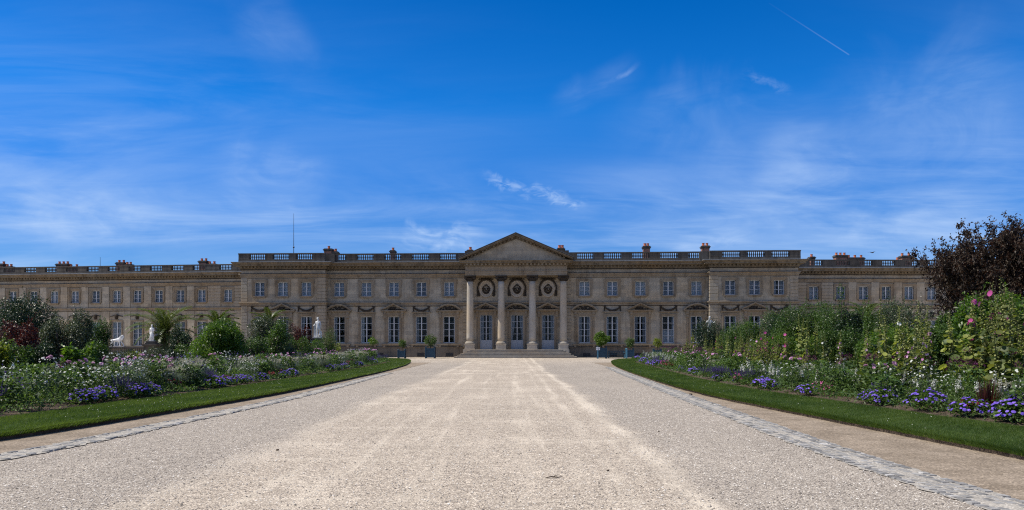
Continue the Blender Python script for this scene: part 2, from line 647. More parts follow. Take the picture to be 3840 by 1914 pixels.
def mat_brick():
    m, t, out = new_mat('chimney_brick')
    P = t.add('ShaderNodeTexCoord').outputs['Object']
    sp = t.add('ShaderNodeSeparateXYZ')
    t.l.new(P, sp.inputs[0])
    cb = t.add('ShaderNodeCombineXYZ')
    t.l.new(t.math('ADD', sp.outputs['X'], sp.outputs['Y']), cb.inputs[0])
    t.l.new(sp.outputs['Z'], cb.inputs[1])
    br = t.add('ShaderNodeTexBrick')
    t.l.new(cb.outputs[0], br.inputs['Vector'])
    br.inputs['Color1'].default_value = (0.26, 0.085, 0.05, 1)
    br.inputs['Color2'].default_value = (0.34, 0.125, 0.075, 1)
    br.inputs['Mortar'].default_value = (0.30, 0.26, 0.22, 1)
    br.inputs['Scale'].default_value = 1.0
    br.inputs['Mortar Size'].default_value = 0.012
    br.inputs['Brick Width'].default_value = 0.23
    br.inputs['Row Height'].default_value = 0.075
    n = t.noise(P, 3.0, 5, 0.7)
    c = t.mix(t.smooth(n, 0.45, 0.75, 0, 0.6), br.outputs['Color'], (0.06, 0.045, 0.04))
    principled(t, out, c, 0.9, 0.15)
    return m


M['brick'] = mat_brick()


def mat_glass():
    m, t, out = new_mat('window_glass')
    g = t.add('ShaderNodeBsdfGlossy')
    g.inputs['Roughness'].default_value = 0.03
    g.inputs['Color'].default_value = (0.75, 0.86, 1.0, 1)
    tr = t.add('ShaderNodeBsdfTransparent')
    tr.inputs['Color'].default_value = (0.80, 0.86, 0.90, 1)
    fr = t.add('ShaderNodeFresnel')
    fr.inputs['IOR'].default_value = 1.5
    f = t.math('ADD', t.math('MULTIPLY', fr.outputs[0], 0.5), 0.0, clamp=True)
    mx = t.add('ShaderNodeMixShader')
    t.l.new(f, mx.inputs[0])
    t.l.new(tr.outputs[0], mx.inputs[1])
    t.l.new(g.outputs[0], mx.inputs[2])
    t.l.new(mx.outputs[0], out.inputs[0])
    return m


M['glass'] = mat_glass()


def mat_curtain(name, a, stripes):
    m, t, out = new_mat(name)
    P = t.add('ShaderNodeTexCoord').outputs['Object']
    oi = t.add('ShaderNodeObjectInfo')
    w = t.noise(t.mapping(P, scale=(stripes, 1, 0.12)), 1.0, 3, 0.6)
    c = t.mix(1.0, a, t.ramp(w, [(0.3, 0.66), (0.7, 1.12)]), 'MULTIPLY')
    c = t.mix(1.0, c, t.ramp(oi.outputs['Random'], [(0.0, (0.50, 0.50, 0.52)), (0.5, (0.85, 0.86, 0.90)), (1.0, (1.12, 1.10, 1.06))]), 'MULTIPLY')
    d = t.add('ShaderNodeBsdfDiffuse')
    t.l.new(c, d.inputs['Color'])
    tr = t.add('ShaderNodeBsdfTranslucent')
    t.l.new(c, tr.inputs['Color'])
    mx = t.add('ShaderNodeMixShader')
    mx.inputs[0].default_value = 0.25
    t.l.new(d.outputs[0], mx.inputs[1])
    t.l.new(tr.outputs[0], mx.inputs[2])
    t.l.new(mx.outputs[0], out.inputs[0])
    return m


M['curtain'] = mat_curtain('pale_curtain', (0.50, 0.53, 0.57), 14)
M['lace'] = mat_curtain('lace_curtain', (0.52, 0.56, 0.62), 10)


def mat_gravel():
    m, t, out = new_mat('gravel')
    P = t.add('ShaderNodeNewGeometry').outputs['Position']
    sp = t.add('ShaderNodeSeparateXYZ')
    t.l.new(P, sp.inputs[0])
    X, Y = sp.outputs['X'], sp.outputs['Y']
    wob = t.math('MULTIPLY', t.math('SUBTRACT', t.noise(t.mapping(P, scale=(0.35, 0.12, 1)), 1.0, 5, 0.6), 0.5), 1.8)
    fw = t.math('MULTIPLY', t.math('SUBTRACT', t.noise(t.mapping(P, scale=(2.2, 0.9, 1)), 1.0, 6, 0.7), 0.5), 1.1)
    xx = t.math('ADD', X, t.math('ADD', wob, fw))
    # trodden sandy middle, loose grey gravel towards the gutters
    mid = t.math('MULTIPLY', t.smooth(xx, -4.4, -3.4), t.smooth(xx, 2.5, 1.7))
    far = t.smooth(Y, 52, 84)
    mid = t.math('MAXIMUM', mid, t.math('MULTIPLY', far, 0.8))
    st = t.noise(t.mapping(P, (1.3, 0, 0), (0, 0, R(3)), (2.6, 0.10, 1)), 1.0, 6, 0.62, 0.4)
    st2 = t.noise(t.mapping(P, (7.3, 2, 0), (0, 0, R(-64)), (0.16, 1.6, 1)), 1.0, 5, 0.65, 0.5)
    patch = t.noise(t.mapping(P, scale=(0.5, 0.28, 1)), 1.0, 6, 0.62, 0.3)
    dust = t.math('ADD', t.smooth(st, 0.50, 0.68, 0, 0.50), t.math('ADD', t.smooth(st2, 0.52, 0.70, 0, 0.45), t.smooth(patch, 0.50, 0.74, 0, 0.40)))
    trk = None
    for cx, wd, am in ((2.0, 0.26, 1.25), (1.30, 0.16, 0.55), (-3.85, 0.45, 0.45), (-2.2, 0.2, 0.25), (0.2, 0.3, 0.3), (2.9, 0.10, 0.35)):
        a = t.math('ABSOLUTE', t.math('SUBTRACT', t.math('ADD', X, t.math('MULTIPLY', wob, 0.35)), cx))
        b = t.math('MULTIPLY', t.smooth(t.math('ADD', a, t.math('MULTIPLY', fw, 0.35)), wd, 0.0), am)
        trk = b if trk is None else t.math('MAXIMUM', trk, b)
    trk = t.math('MULTIPLY', trk, t.smooth(patch, 0.30, 0.58))
    dust = t.math('MULTIPLY', t.math('ADD', dust, t.math('MULTIPLY', trk, 0.9)), t.math('ADD', t.math('MULTIPLY', mid, 0.85), 0.15))
    dust = t.math('MINIMUM', dust, 1.0)
    cell = t.voro(P, 62, 'F1', 'Color')
    cs = t.add('ShaderNodeSeparateColor')
    t.l.new(cell, cs.inputs[0])
    grain = t.ramp(cs.outputs[0], [(0.0, (0.09, 0.082, 0.075)), (0.12, (0.22, 0.20, 0.185)), (0.5, (0.37, 0.335, 0.30)), (0.85, (0.52, 0.48, 0.43)), (1.0, (0.68, 0.64, 0.59))])
    gap = t.voro(P, 62, 'F1', 'Distance')
    grain = t.mix(t.smooth(gap, 0.35, 0.8, 0, 0.55), grain, (0.13, 0.11, 0.095))
    clump = t.noise(P, 7.0, 5, 0.75)
    grain = t.mix(1.0, grain, t.ramp(clump, [(0.3, 0.72), (0.7, 1.22)]), 'MULTIPLY')
    grain = t.mix(mid, t.mix(1.0, grain, (0.97, 0.92, 0.845), 'MULTIPLY'), t.mix(1.0, grain, (1.19, 1.10, 0.97), 'MULTIPLY'))
    sand = t.mix(t.noise(P, 2.3, 4), (0.57, 0.49, 0.385), (0.65, 0.565, 0.455))
    sand = t.mix(1.0, sand, t.ramp(cs.outputs[1], [(0.0, 0.72), (0.25, 0.95), (1.0, 1.08)]), 'MULTIPLY')
    c = t.mix(t.math('MULTIPLY', dust, 0.68), grain, sand)
    c = t.mix(1.0, c, t.ramp(patch, [(0.25, 0.90), (0.75, 1.10)]), 'MULTIPLY')
    h = t.math('ADD', t.math('MULTIPLY', gap, -1.0), t.math('MULTIPLY', clump, 1.2))
    principled(t, out, c, 0.95, 0.1, h, 0.55, 0.012)
    return m


M['gravel'] = mat_gravel()


def mat_ground(name, a, b, dark, scale=1.0, stones=50, bstr=0.5):
    m, t, out = new_mat(name)
    P = t.add('ShaderNodeNewGeometry').outputs['Position']
    n = t.noise(P, 1.3 * scale, 6, 0.65)
    cs = t.add('ShaderNodeSeparateColor')
    t.l.new(t.voro(P, stones, 'F1', 'Color'), cs.inputs[0])
    f = t.noise(P, 11 * scale, 5, 0.7)
    c = t.mix(t.smooth(n, 0.35, 0.65), a, b)
    c = t.mix(t.smooth(f, 0.5, 0.75, 0, 0.7), c, dark)
    c = t.mix(1.0, c, t.ramp(cs.outputs[0], [(0.0, 0.55), (0.2, 0.85), (0.85, 1.1), (1.0, 1.7)]), 'MULTIPLY')
    principled(t, out, c, 0.95, 0.1, f, bstr, 0.02)
    return m


M['ground'] = mat_ground('sandy_ground', (0.46, 0.40, 0.33), (0.52, 0.46, 0.38), (0.34, 0.29, 0.24))
M['verge'] = mat_ground('earthy_verge', (0.205, 0.162, 0.118), (0.285, 0.228, 0.170), (0.11, 0.085, 0.062))
M['soil'] = mat_ground('dark_soil', (0.075, 0.055, 0.04), (0.10, 0.075, 0.055), (0.035, 0.027, 0.02), 2.0)
M['turf'] = mat_ground('turf', (0.035, 0.062, 0.015), (0.05, 0.075, 0.02), (0.02, 0.036, 0.01), 2.0, 90)
M['cobble'] = mat_ground('cobble_stone', (0.215, 0.208, 0.20), (0.29, 0.278, 0.262), (0.14, 0.134, 0.128), 1.5, 9)
M['siltsand'] = mat_ground('gutter_sand', (0.29, 0.265, 0.230), (0.38, 0.345, 0.295), (0.20, 0.186, 0.168), 1.2, 60)
M['grass'] = mat_leaf('grass_blades', (0.030, 0.066, 0.010), (0.115, 0.165, 0.032), 0.48, 0.5, 0.3)
# ------------------------------------------------------------------ palace
class Frame:
    """a facade line: origin C (x, y), turned by -theta; u runs to the right, w comes out of the wall"""
    def __init__(s, cx, cy, theta):
        s.c = Vector((cx, cy))
        s.th = theta
        s.d = Vector((math.cos(theta), -math.sin(theta)))
        s.n = Vector((-math.sin(theta), -math.cos(theta)))

    def u(s, px, w=0.0):
        """where the sight line of a photo column meets the facade plane"""
        t = (px - 1920) / FOC
        c = s.c + s.n * w
        return (t * c.y - c.x) / (s.d.x - t * s.d.y)

    def depth(s, u, w=0.0):
        return s.c.y + s.d.y * u + s.n.y * w


FM = Frame(0.56, 93.3, R(3.0))
thL = R(8.0)
uJ = FM.u(905, 0.9)
FL = Frame(-36.1 , 106.4, thL)          # left wing: origin at its right end
FR = Frame(36.7, 100.9, R(-1.0))        # right wing: origin at its left end

palace = tag(empty('palace', (FM.c.x, FM.c.y, 0), -FM.th), 'long two-storey sandstone palace with pedimented portico, balustrade and rows of tall windows', 'palace')


def rel(F):
    """placement of a wing frame inside the palace's own axes"""
    dx, dy = F.c.x - FM.c.x, F.c.y - FM.c.y
    a = FM.th
    return (dx * math.cos(a) - dy * math.sin(a), dx * math.sin(a) + dy * math.cos(a), 0), -F.th + FM.th


class Loc:
    """puts parts built in a facade's local axes (x = u, y = -w, z) under the palace"""
    def __init__(s, F):
        s.F = F
        s.o, s.rz = ((0, 0, 0), 0.0) if F is FM else rel(F)

    def build(s, mb, name, mat, smooth=False, parent=None):
        return mb.build(name, mat, parent or palace, s.o, s.rz, smooth)

    def at(s, u, w, z):
        c, sn = math.cos(s.rz), math.sin(s.rz)
        return (s.o[0] + u * c + w * sn, s.o[1] + u * sn - w * c, z)


LM, LL, LR = Loc(FM), Loc(FL), Loc(FR)
Z_ST0, Z_ST1 = 6.08, 6.50
Z_AR, Z_FR, Z_CO, Z_TOP = 9.36, 9.84, 10.38, 11.15


def wall_grid(mb, u0, u1, z0, z1, holes, y, depth=0.5):
    """wall with real openings: holes are (u0, u1, z0, z1)"""
    us = sorted({u0, u1, *[h[0] for h in holes], *[h[1] for h in holes]})
    zs = sorted({z0, z1, *[h[2] for h in holes], *[h[3] for h in holes]})
    for i in range(len(us) - 1):
        for j in range(len(zs) - 1):
            uc, zc = (us[i] + us[i + 1]) / 2, (zs[j] + zs[j + 1]) / 2
            if any(h[0] < uc < h[1] and h[2] < zc < h[3] for h in holes):
                continue
            a, b, c, d = us[i], us[i + 1], zs[j], zs[j + 1]
            mb.raw([(a, y, c), (b, y, c), (b, y, d), (a, y, d)], [(0, 1, 2, 3)])
            mb.raw([(a, y + depth, c), (b, y + depth, c), (b, y + depth, d), (a, y + depth, d)], [(3, 2, 1, 0)])
    for a, b, c, d in holes:
        mb.raw([(a, y, c), (b, y, c), (b, y, d), (a, y, d), (a, y + depth, c), (b, y + depth, c), (b, y + depth, d), (a, y + depth, d)],
               [(0, 4, 5, 1), (1, 5, 6, 2), (2, 6, 7, 3), (3, 7, 4, 0)])


WL, HL, ZL = 1.36, 3.12, 1.70        # lower windows
WU, HU, ZU = 1.20, 1.68, 7.20        # upper windows
WD, HD, ZD = 1.46, 4.05, 0.945       # doors
WW, HW, ZW = 1.42, 3.30, 1.30        # wing's lower windows


# ---- window prototypes (origin: bottom middle of the opening, on the wall face)
def frame_mb(W, H, rows, y=0.20, st=0.075, mid=0.12, bar=0.04, panel=0.0, cross=None):
    mb = MB()
    h = W / 2
    y1 = y + 0.07
    mb.box(-h, -h + st, y, y1, 0, H)
    mb.box(h - st, h, y, y1, 0, H)
    mb.box(-h + st, h - st, y + .004, y1, H - st, H)
    mb.box(-h + st, h - st, y + .004, y1, 0, st if not panel else panel)
    mb.box(-mid / 2, mid / 2, y - .015, y1, (panel or st), H - st)
    lo = panel or st
    for sgn in (-1, 1):
        x0, x1 = sorted((sgn * (mid / 2 - .002), sgn * (h - st + .002)))
        for k in range(1, rows):
            z = lo + (H - st - lo) * k / rows
            mb.box(x0, x1, y + .018, y1 - .01, z - bar / 2, z + bar / 2)
        if panel:
            mb.box(x0 + .09, x1 - .09, y - .012, y + .01, .16, panel - .14)
            mb.box(x0 + .13, x1 - .13, y - .022, y - .01, .20, panel - .18)
    if panel:
        mb.box(-.012, .012, y - .02, y + .01, .02, panel)
    return mb


def pane_mb(W, H, y=0.235, lo=0.05):
    mb = MB()
    mb.raw([(-W / 2 + .05, y, lo), (W / 2 - .05, y, lo), (W / 2 - .05, y, H - .05), (-W / 2 + .05, y, H - .05)], [(0, 1, 2, 3)])
    return mb


def curtain_strip(mb, x0, x1, z0, z1, y, tie=0.0, side=1):
    n = max(6, int((x1 - x0) / 0.05))
    v = []
    f = []
    zs = [z0 + (z1 - z0) * k / 8 for k in range(9)]
    for z in zs:
        q = (z - z0) / (z1 - z0)
        pull = tie * math.exp(-((q - 0.35) / 0.28) ** 2)
        for i in range(n + 1):
            x = x0 + (x1 - x0) * i / n
            if tie:
                x = (x0 + (x - x0) * (1 - pull)) if side > 0 else (x1 - (x1 - x) * (1 - pull))
            v.append((x, y + 0.025 * math.sin(i * 1.9), z))
    for j in range(8):
        for i in range(n):
            a = j * (n + 1) + i
            f.append((a, a + 1, a + n + 2, a + n + 1))
    mb.raw(v, f)


def curtain_mb(W, H, kind):
    mb = MB()
    h = W / 2 - 0.03
    if kind == 'none':
        curtain_strip(mb, h - W * 0.10, h, 0.03, H - 0.03, 0.40)
    elif kind == 'full':
        curtain_strip(mb, -h, -0.01, 0.03, H - 0.03, 0.36)
        curtain_strip(mb, 0.01, h, 0.03, H - 0.03, 0.37)
    elif kind == 'narrow':
        curtain_strip(mb, -h, -h + W * 0.17, 0.03, H - 0.03, 0.40)
        curtain_strip(mb, h - W * 0.17, h, 0.03, H - 0.03, 0.40)
    elif kind == 'wide':
        curtain_strip(mb, -h, -h + W * 0.27, 0.03, H - 0.03, 0.40)
        curtain_strip(mb, h - W * 0.27, h, 0.03, H - 0.03, 0.40)
    elif kind == 'left':
        curtain_strip(mb, -h, -h + W * 0.25, 0.03, H - 0.03, 0.40)
        curtain_strip(mb, h - W * 0.07, h, 0.03, H - 0.03, 0.40)
    elif kind == 'tied':
        curtain_strip(mb, -h, -h + W * 0.30, 0.03, H - 0.03, 0.40, 0.55, 1)
        curtain_strip(mb, h - W * 0.30, h, 0.03, H - 0.03, 0.40, 0.55, -1)
    elif kind == 'half':
        curtain_strip(mb, -h, h, 0.03, H * 0.47, 0.38)
        curtain_strip(mb, h - W * 0.15, h, H * 0.47, H - 0.03, 0.41)
    return mb


def surround_mb(W, H, b, ears=0.0, foot=True):
    """moulded stone frame standing proud of the wall in three steps"""
    mb = MB()
    h = W / 2
    for k, (a0, a1, out) in enumerate(((0.0, b * 0.42, 0.05), (b * 0.42, b * 0.78, 0.085), (b * 0.78, b, 0.12))):
        mb.box(-h - a1, -h - a0, -out, 0, 0, H + a0)
        mb.box(h + a0, h + a1, -out, 0, 0, H + a0)
        mb.box(-h - a1, h + a1, -out, 0, H + a0, H + a1)
    if ears:
        for s in (-1, 1):
            x0, x1 = sorted((s * (h + b), s * (h + b + ears)))
            mb.box(x0, x1, -0.10, 0, H - 0.22, H + b - .003)
    return mb


def sill_mb(W, d=0.2, t=0.14, brackets=False, z=0.0):
    mb = MB()
    mb.box(-W / 2, W / 2, -d, 0.2, z - t * 0.55, z)
    mb.box(-W / 2 + .05, W / 2 - .05, -d + .06, 0, z - t, z - t * 0.55)
    if brackets:
        for s in (-1, 1):
            mb.box(s * W * 0.38 - .12, s * W * 0.38 + .12, -d + .05, 0, z - t - .22, z - t)
    return mb


def blob_relief(mb, pts, r, y):
    for (x, z) in pts:
        rr = r * random.uniform(0.7, 1.25)
        mb.ball((x, y, z), (rr, rr * 0.75, rr), 7, 4, 0.18)


def head_tri():
    """triangular pediment over a window: z = 0 at its cornice foot"""
    mb = MB()
    w = 1.53
    mb.box(-w, w, -0.42, 0, 0.0, 0.085)
    mb.box(-w + .1, w - .1, -0.30, 0, -0.10, 0.0)
    mb.box(-w + .28, w - .28, -0.10, 0, -0.42, -0.10)
    mb.prism([(-w + .15, .085), (w - .15, .085), (0, .70)], -0.10, 0)
    for s in (-1, 1):
        for lo, hi, out in ((0.0, .10, .44), (-.09, .0, .32)):
            a = Vector((s * w, .085 + lo)); b = Vector((0, .80 + lo))
            mb.prism([(a.x, a.y), (a.x, a.y + (hi - lo)), (b.x, b.y + (hi - lo) * 1.1), (b.x, b.y)][::s], -out + (0 if s > 0 else .003), 0)
    return mb


def head_arc():
    """curved pediment over a window"""
    mb = MB()
    w = 1.53
    mb.box(-w, w, -0.42, 0, 0.0, 0.085)
    mb.box(-w + .1, w - .1, -0.30, 0, -0.10, 0.0)
    mb.box(-w + .28, w - .28, -0.10, 0, -0.42, -0.10)
    rise = .74
    Rr = (w * w + rise * rise) / (2 * rise)
    zc = .085 + rise - Rr
    a0 = math.asin(w / Rr)
    n = 14
    arc = lambda r: [(r * math.sin(-a0 + 2 * a0 * k / n), zc + r * math.cos(-a0 + 2 * a0 * k / n)) for k in range(n + 1)]
    inner = arc(Rr - .19)
    mb.prism([p for p in inner if p[1] > .085] , -0.10, 0)
    for r0, r1, out in ((Rr - .10, Rr + .02, .44), (Rr - .19, Rr - .10, .32)):
        A, B = arc(r0), arc(r1)
        for k in range(n):
            mb.prism([A[k], A[k + 1], B[k + 1], B[k]][::-1], -out, 0)
    return mb


def carve_mb(kind):
    mb = MB()
    st = random.getstate()
    random.seed(5)
    if kind == 'tri':
        pts = [(random.gauss(0, .38), .16 + abs(random.gauss(0, .10))) for _ in range(26)]
        pts = [(x, z) for x, z in pts if z < .09 + .55 * (1 - abs(x) / 1.25)]
    else:
        pts = [(random.uniform(-1.0, 1.0), random.uniform(.16, .55)) for _ in range(40)]
        pts = [(x, z) for x, z in pts if z < .12 + .5 * (1 - (x / 1.3) ** 2)]
    blob_relief(mb, pts, .095, -.13)
    mb.ball((0, -.17, .30), (.17, .13, .20), 9, 6)
    random.setstate(st)
    return mb


def console_mb(s, H):
    """scrolled bracket under the pediment's end"""
    mb = MB()
    x = s * 1.06
    mb.box(x - .13, x + .13, -.16, 0, -.80, -.42)
    mb.prism([(x - .15, -.42), (x + .15, -.42), (x + .15, -.10), (x - .15, -.10)][::-1], -.27, 0)
    mb.tube([(x - .15, -.20, -.30), (x + .15, -.20, -.30)], .09, 8)
    mb.tube([(x - .14, -.12, -.76), (x + .14, -.12, -.76)], .06, 8)
    mb.box(x - .10, x + .10, -.05, 0, -3.55, -.80)
    return mb


def garland_mb():
    """swag of fruit between two hanging tassels, over a window"""
    mb = MB()
    st = random.getstate()
    random.seed(9)
    n = 22
    for k in range(n + 1):
        q = k / n * 2 - 1
        x = q * .80
        z = .42 - .34 * (1 - q * q)
        r = .075 + .05 * (1 - q * q)
        mb.ball((x, -.10, z + random.uniform(-.015, .015)), (r, r * .9, r), 7, 5, .2)
    for s in (-1, 1):
        for k in range(6):
            mb.ball((s * (.93 + random.uniform(-.02, .02)), -.08, .56 - k * .105), (.085 - .004 * k, .08, .075), 7, 5, .2)
        mb.ball((s * .90, -.10, .60), (.13, .09, .10), 8, 5, .15)
        mb.ball((s * .78, -.08, .60), (.09, .06, .06), 7, 4, .15)
    random.setstate(st)
    return mb


def shelf_mb():
    mb = MB()
    mb.box(-1.12, 1.12, -.20, 0, -.10, -.02)
    mb.box(-1.05, 1.05, -.13, 0, -.19, -.10)
    return mb


def mask_mb():
    """keystone carved as a head with curling side bands"""
    mb = MB()
    mb.prism([(-.20, -.28), (.20, -.28), (.27, .34), (-.27, .34)][::-1], -.10, 0)
    mb.ball((0, -.16, .05), (.20, .16, .27), 9, 7)
    mb.ball((0, -.31, .0), (.045, .06, .07), 6, 4)
    for s in (-1, 1):
        mb.ball((s * .17, -.15, .20), (.10, .10, .12), 7, 5, .2)
        mb.ball((s * .075, -.29, .08), (.035, .03, .025), 6, 4)
        mb.tube([(s * .22, -.06, .16), (s * .45, -.06, .22), (s * .62, -.06, .12), (s * .80, -.06, .14), (s * 1.0, -.06, .04)], [.05, .045, .04, .04, .03], 6)
    mb.ball((0, -.15, .30), (.19, .13, .10), 8, 5, .2)
    mb.ball((0, -.20, -.20), (.11, .09, .12), 7, 5, .2)
    return mb


def make_window(W, H, rows, ckind, sur=0.26, head=None, sill=None, ears=0.06, lace=False, label=None):
    o = frame_mb(W, H, rows).build('window', M['paint'])
    if label: o['label'] = label
    kidsl = []
    def sub(mb, name, mat, loc=(0, 0, 0), smooth=False):
        c = mb.build(name, mat, o, loc, 0, smooth)
        kidsl.append(c)
    sub(pane_mb(W, H), 'pane', M['glass'])
    sub(curtain_mb(W, H, ckind), 'curtain', M['lace' if lace else 'curtain'], smooth=True)
    sub(surround_mb(W, H, sur, ears), 'surround', M['trim'])
    if sill == 'big':
        sub(sill_mb(W + 1.45, .30, .20, True, -.10), 'sill', M['trim'])
    elif sill:
        sub(sill_mb(W + .28, .20, .20), 'sill', M['trim'])
    if head == 'tri':
        sub(head_tri(), 'pediment', M['trim'], (0, 0, H + .62))
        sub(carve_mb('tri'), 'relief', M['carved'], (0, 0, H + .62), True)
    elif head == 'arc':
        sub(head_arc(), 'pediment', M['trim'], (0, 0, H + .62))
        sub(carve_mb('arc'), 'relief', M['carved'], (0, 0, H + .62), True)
    if head in ('tri', 'arc'):
        for s in (-1, 1):
            sub(console_mb(s, H), 'console', M['trim'], (0, 0, H + .62))
    elif head == 'garland':
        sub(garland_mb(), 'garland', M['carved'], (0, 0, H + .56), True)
        sub(shelf_mb(), 'shelf', M['trim'], (0, 0, H + .56))
    elif head == 'mask':
        sub(mask_mb(), 'mask', M['carved'], (0, 0, H + .62), True)
    return o


protos = {}


def put_window(L, key, u, w, z, maker):
    first = key not in protos
    if first:
        protos[key] = maker()
        o = protos[key]
    else:
        src = protos[key]
        o = src.copy()
        col.objects.link(o)
        for ch in src.children:
            c = ch.copy()
            col.objects.link(c)
            c.parent = o
    o.parent = palace
    o.location = L.at(u, w, z)
    o.rotation_euler = (0, 0, L.rz)
    return o


def lower_window(L, u, w, head, ck):
    return put_window(L, ('low', head, ck), u, w, ZL, lambda: make_window(WL, HL, 4, ck, .25, head, 'big'))


def upper_window(L, u, w, ck='full'):
    return put_window(L, ('up', ck), u, w, ZU, lambda: make_window(WU, HU, 3, ck, .30, None, 'small', 0.07, True))


# ---- main block: columns of the photograph meet the facade planes
PV = 0.9
uL0, uL1 = FM.u(905, PV), FM.u(1219, PV)
uR0, uR1 = FM.u(2663, PV), FM.u(2993, PV)
lp = [FM.u(p, PV) for p in (973.5, 1060.5, 1148.5)]
lr = [FM.u(p) for p in (1271.7, 1373.8, 1476.5, 1580.0, 1683.7)]
rr = [FM.u(p) for p in (2191.7, 2296.3, 2401.4, 2506.3, 2611.8)]
rp = [FM.u(p, PV) for p in (2738.5, 2829.8, 2921.5)]
dd = [FM.u(p) for p in (1823.0, 1939.0, 2055.0)]
uC = FM.u(1937.6)
hole = lambda u, W, H, z: (u - W / 2, u + W / 2, z, z + H)

mb = MB()
wall_grid(mb, uL0, uL1, 0, Z_TOP, [hole(u, WL, HL, ZL) for u in lp] + [hole(u, WU, HU, ZU) for u in lp], -PV)
LM.build(mb, 'pavilion_wall', M['wall'])
mb = MB()
wall_grid(mb, uR0, uR1, 0, Z_TOP, [hole(u, WL, HL, ZL) for u in rp] + [hole(u, WU, HU, ZU) for u in rp], -PV)
LM.build(mb, 'pavilion_wall', M['wall'])
mb = MB()
wall_grid(mb, uL1 - .45, uR0 + .45, 0, Z_TOP,
          [hole(u, WL, HL, ZL) for u in lr + rr] + [hole(u, WU, HU, ZU) for u in lr + rr] + [hole(u, WD, HD, ZD) for u in dd], 0)
LM.build(mb, 'garden_wall', M['wall'])
mb = MB()
# pavilion flanks, end walls, back wall, floors
mb.box(uL1 - .5, uL1 - .002, -PV + .002, .0, 0, Z_TOP - .01)
mb.box(uR0 + .002, uR0 + .5, -PV + .002, .0, 0, Z_TOP - .01)
mb.box(uL0 + .002, uL0 + .5, -PV + .5, 14.5, 0, Z_TOP - .01)
mb.box(uR1 - .5, uR1 - .002, -PV + .5, 14.5, 0, Z_TOP - .01)
mb.box(uL0 + .002, uR1 - .002, 14.5, 15.0, 0, Z_TOP - .01)
LM.build(mb, 'end_wall', M['wall'])
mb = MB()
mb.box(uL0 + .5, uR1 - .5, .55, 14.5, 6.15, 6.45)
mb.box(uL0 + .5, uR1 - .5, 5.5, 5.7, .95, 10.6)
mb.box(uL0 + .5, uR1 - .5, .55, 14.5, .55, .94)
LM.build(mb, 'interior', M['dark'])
mb = MB()
mb.box(uL0 + .1, uR1 - .1, -PV + .3, 14.9, Z_TOP - .35, Z_TOP - .05)
xm = (uL0 + uR1) / 2
mb.raw([(uL0 + 2, 2.2, Z_TOP - .05), (uR1 - 2, 2.2, Z_TOP - .05), (uR1 - 2, 13.5, Z_TOP - .05), (uL0 + 2, 13.5, Z_TOP - .05), (uL0 + 6, 7.8, 12.15), (uR1 - 6, 7.8, 12.15)],
       [(0, 1, 5, 4), (1, 2, 5), (2, 3, 4, 5), (3, 0, 4)])
LM.build(mb, 'roof', M['slate'])

hk = {0: 'arc', 1: 'garland', 2: 'tri', 3: 'garland', 4: 'arc'}
for i, u in enumerate(lr): lower_window(LM, u, 0, hk[i], ('left', 'left', 'narrow', 'left', 'none')[i])
for i, u in enumerate(rr): lower_window(LM, u, 0, hk[i], ('wide', 'narrow', 'wide', 'half', 'narrow')[i])
for i, u in enumerate(lp): lower_window(LM, u, PV, ('garland', 'tri', 'garland')[i], ('wide', 'wide', 'tied')[i])
for i, u in enumerate(rp): lower_window(LM, u, PV, ('garland', 'tri', 'garland')[i], 'narrow')
for u in lr + rr: upper_window(LM, u, 0)
for u in lp + rp[:2]: upper_window(LM, u, PV)
upper_window(LM, rp[2], PV, 'wide')

# doors behind the columns
for i, u in enumerate(dd):
    d = frame_mb(WD, HD, 4, 0.20, .07, .11, .04, panel=1.08).build('door', M['door'], palace, LM.at(u, 0, ZD), LM.rz)
    pane_mb(WD, HD, .235, 1.0).build('pane', M['glass'], d)
    curtain_mb(WD, HD, ('wide', 'tied', 'wide')[i]).build('curtain', M['curtain'], d, smooth=True)
    surround_mb(WD, HD, .24, .05).build('surround', M['trim'], d)
    (head_tri() if i != 1 else head_arc()).build('pediment', M['trim'], d, (0, 0, HD + .52))
    carve_mb('tri' if i != 1 else 'arc').build('relief', M['carved'], d, (0, 0, HD + .52), smooth=True)
    for s in (-1, 1):
        console_mb(s, HD).build('console', M['trim'], d, (0, 0, HD + .52))
        MB().ball((s * .10, .17, 1.15), (.02, .05, .05), 6, 4).build('handle', M['iron'], d)

# quoin piers of banded stone
def quoins(L, u0, u1, w, z0, z1, name='quoin_pier', step=.395):
    mb = MB()
    n = max(1, round((z1 - z0) / step))
    st = (z1 - z0) / n
    for k in range(n):
        mb.chamfer_box(u0, u1, -w - .07, -w + .02, z0 + k * st + .025, z0 + (k + 1) * st - .025, .018)
    mb.box(u0 + .004, u1 - .004, -w - .015, -w + .02, z0, z1)
    return L.build(mb, name, M['rust'])

q = 0.92
for (a, b, w) in ((uL0 - .0, uL0 + q * .8, PV), (uL1 - q, uL1, PV), (uR0, uR0 + q, PV), (uR1 - q, uR1, PV),
                  (uC - 6.35, uC - 5.35, 0.0), (uC + 5.35, uC + 6.35, 0.0)):
    quoins(LM, a, b, w, 1.30, Z_ST0)
    quoins(LM, a, b, w, Z_ST1 + .02, Z_AR)
# banded returns of the pavilions
for (x, s) in ((uL1, 1), (uR0, -1)):
    mb = MB()
    for z0, z1 in ((1.3, Z_ST0), (Z_ST1 + .02, Z_AR)):
        n = round((z1 - z0) / .395)
        st = (z1 - z0) / n
        for k in range(n):
            x0, x1 = sorted((x - s * .02, x + s * .068))
            mb.box(x0, x1, -PV - .066, -.02, z0 + k * st + .025, z0 + (k + 1) * st - .025)
    LM.build(mb, 'quoin_return', M['rust'])

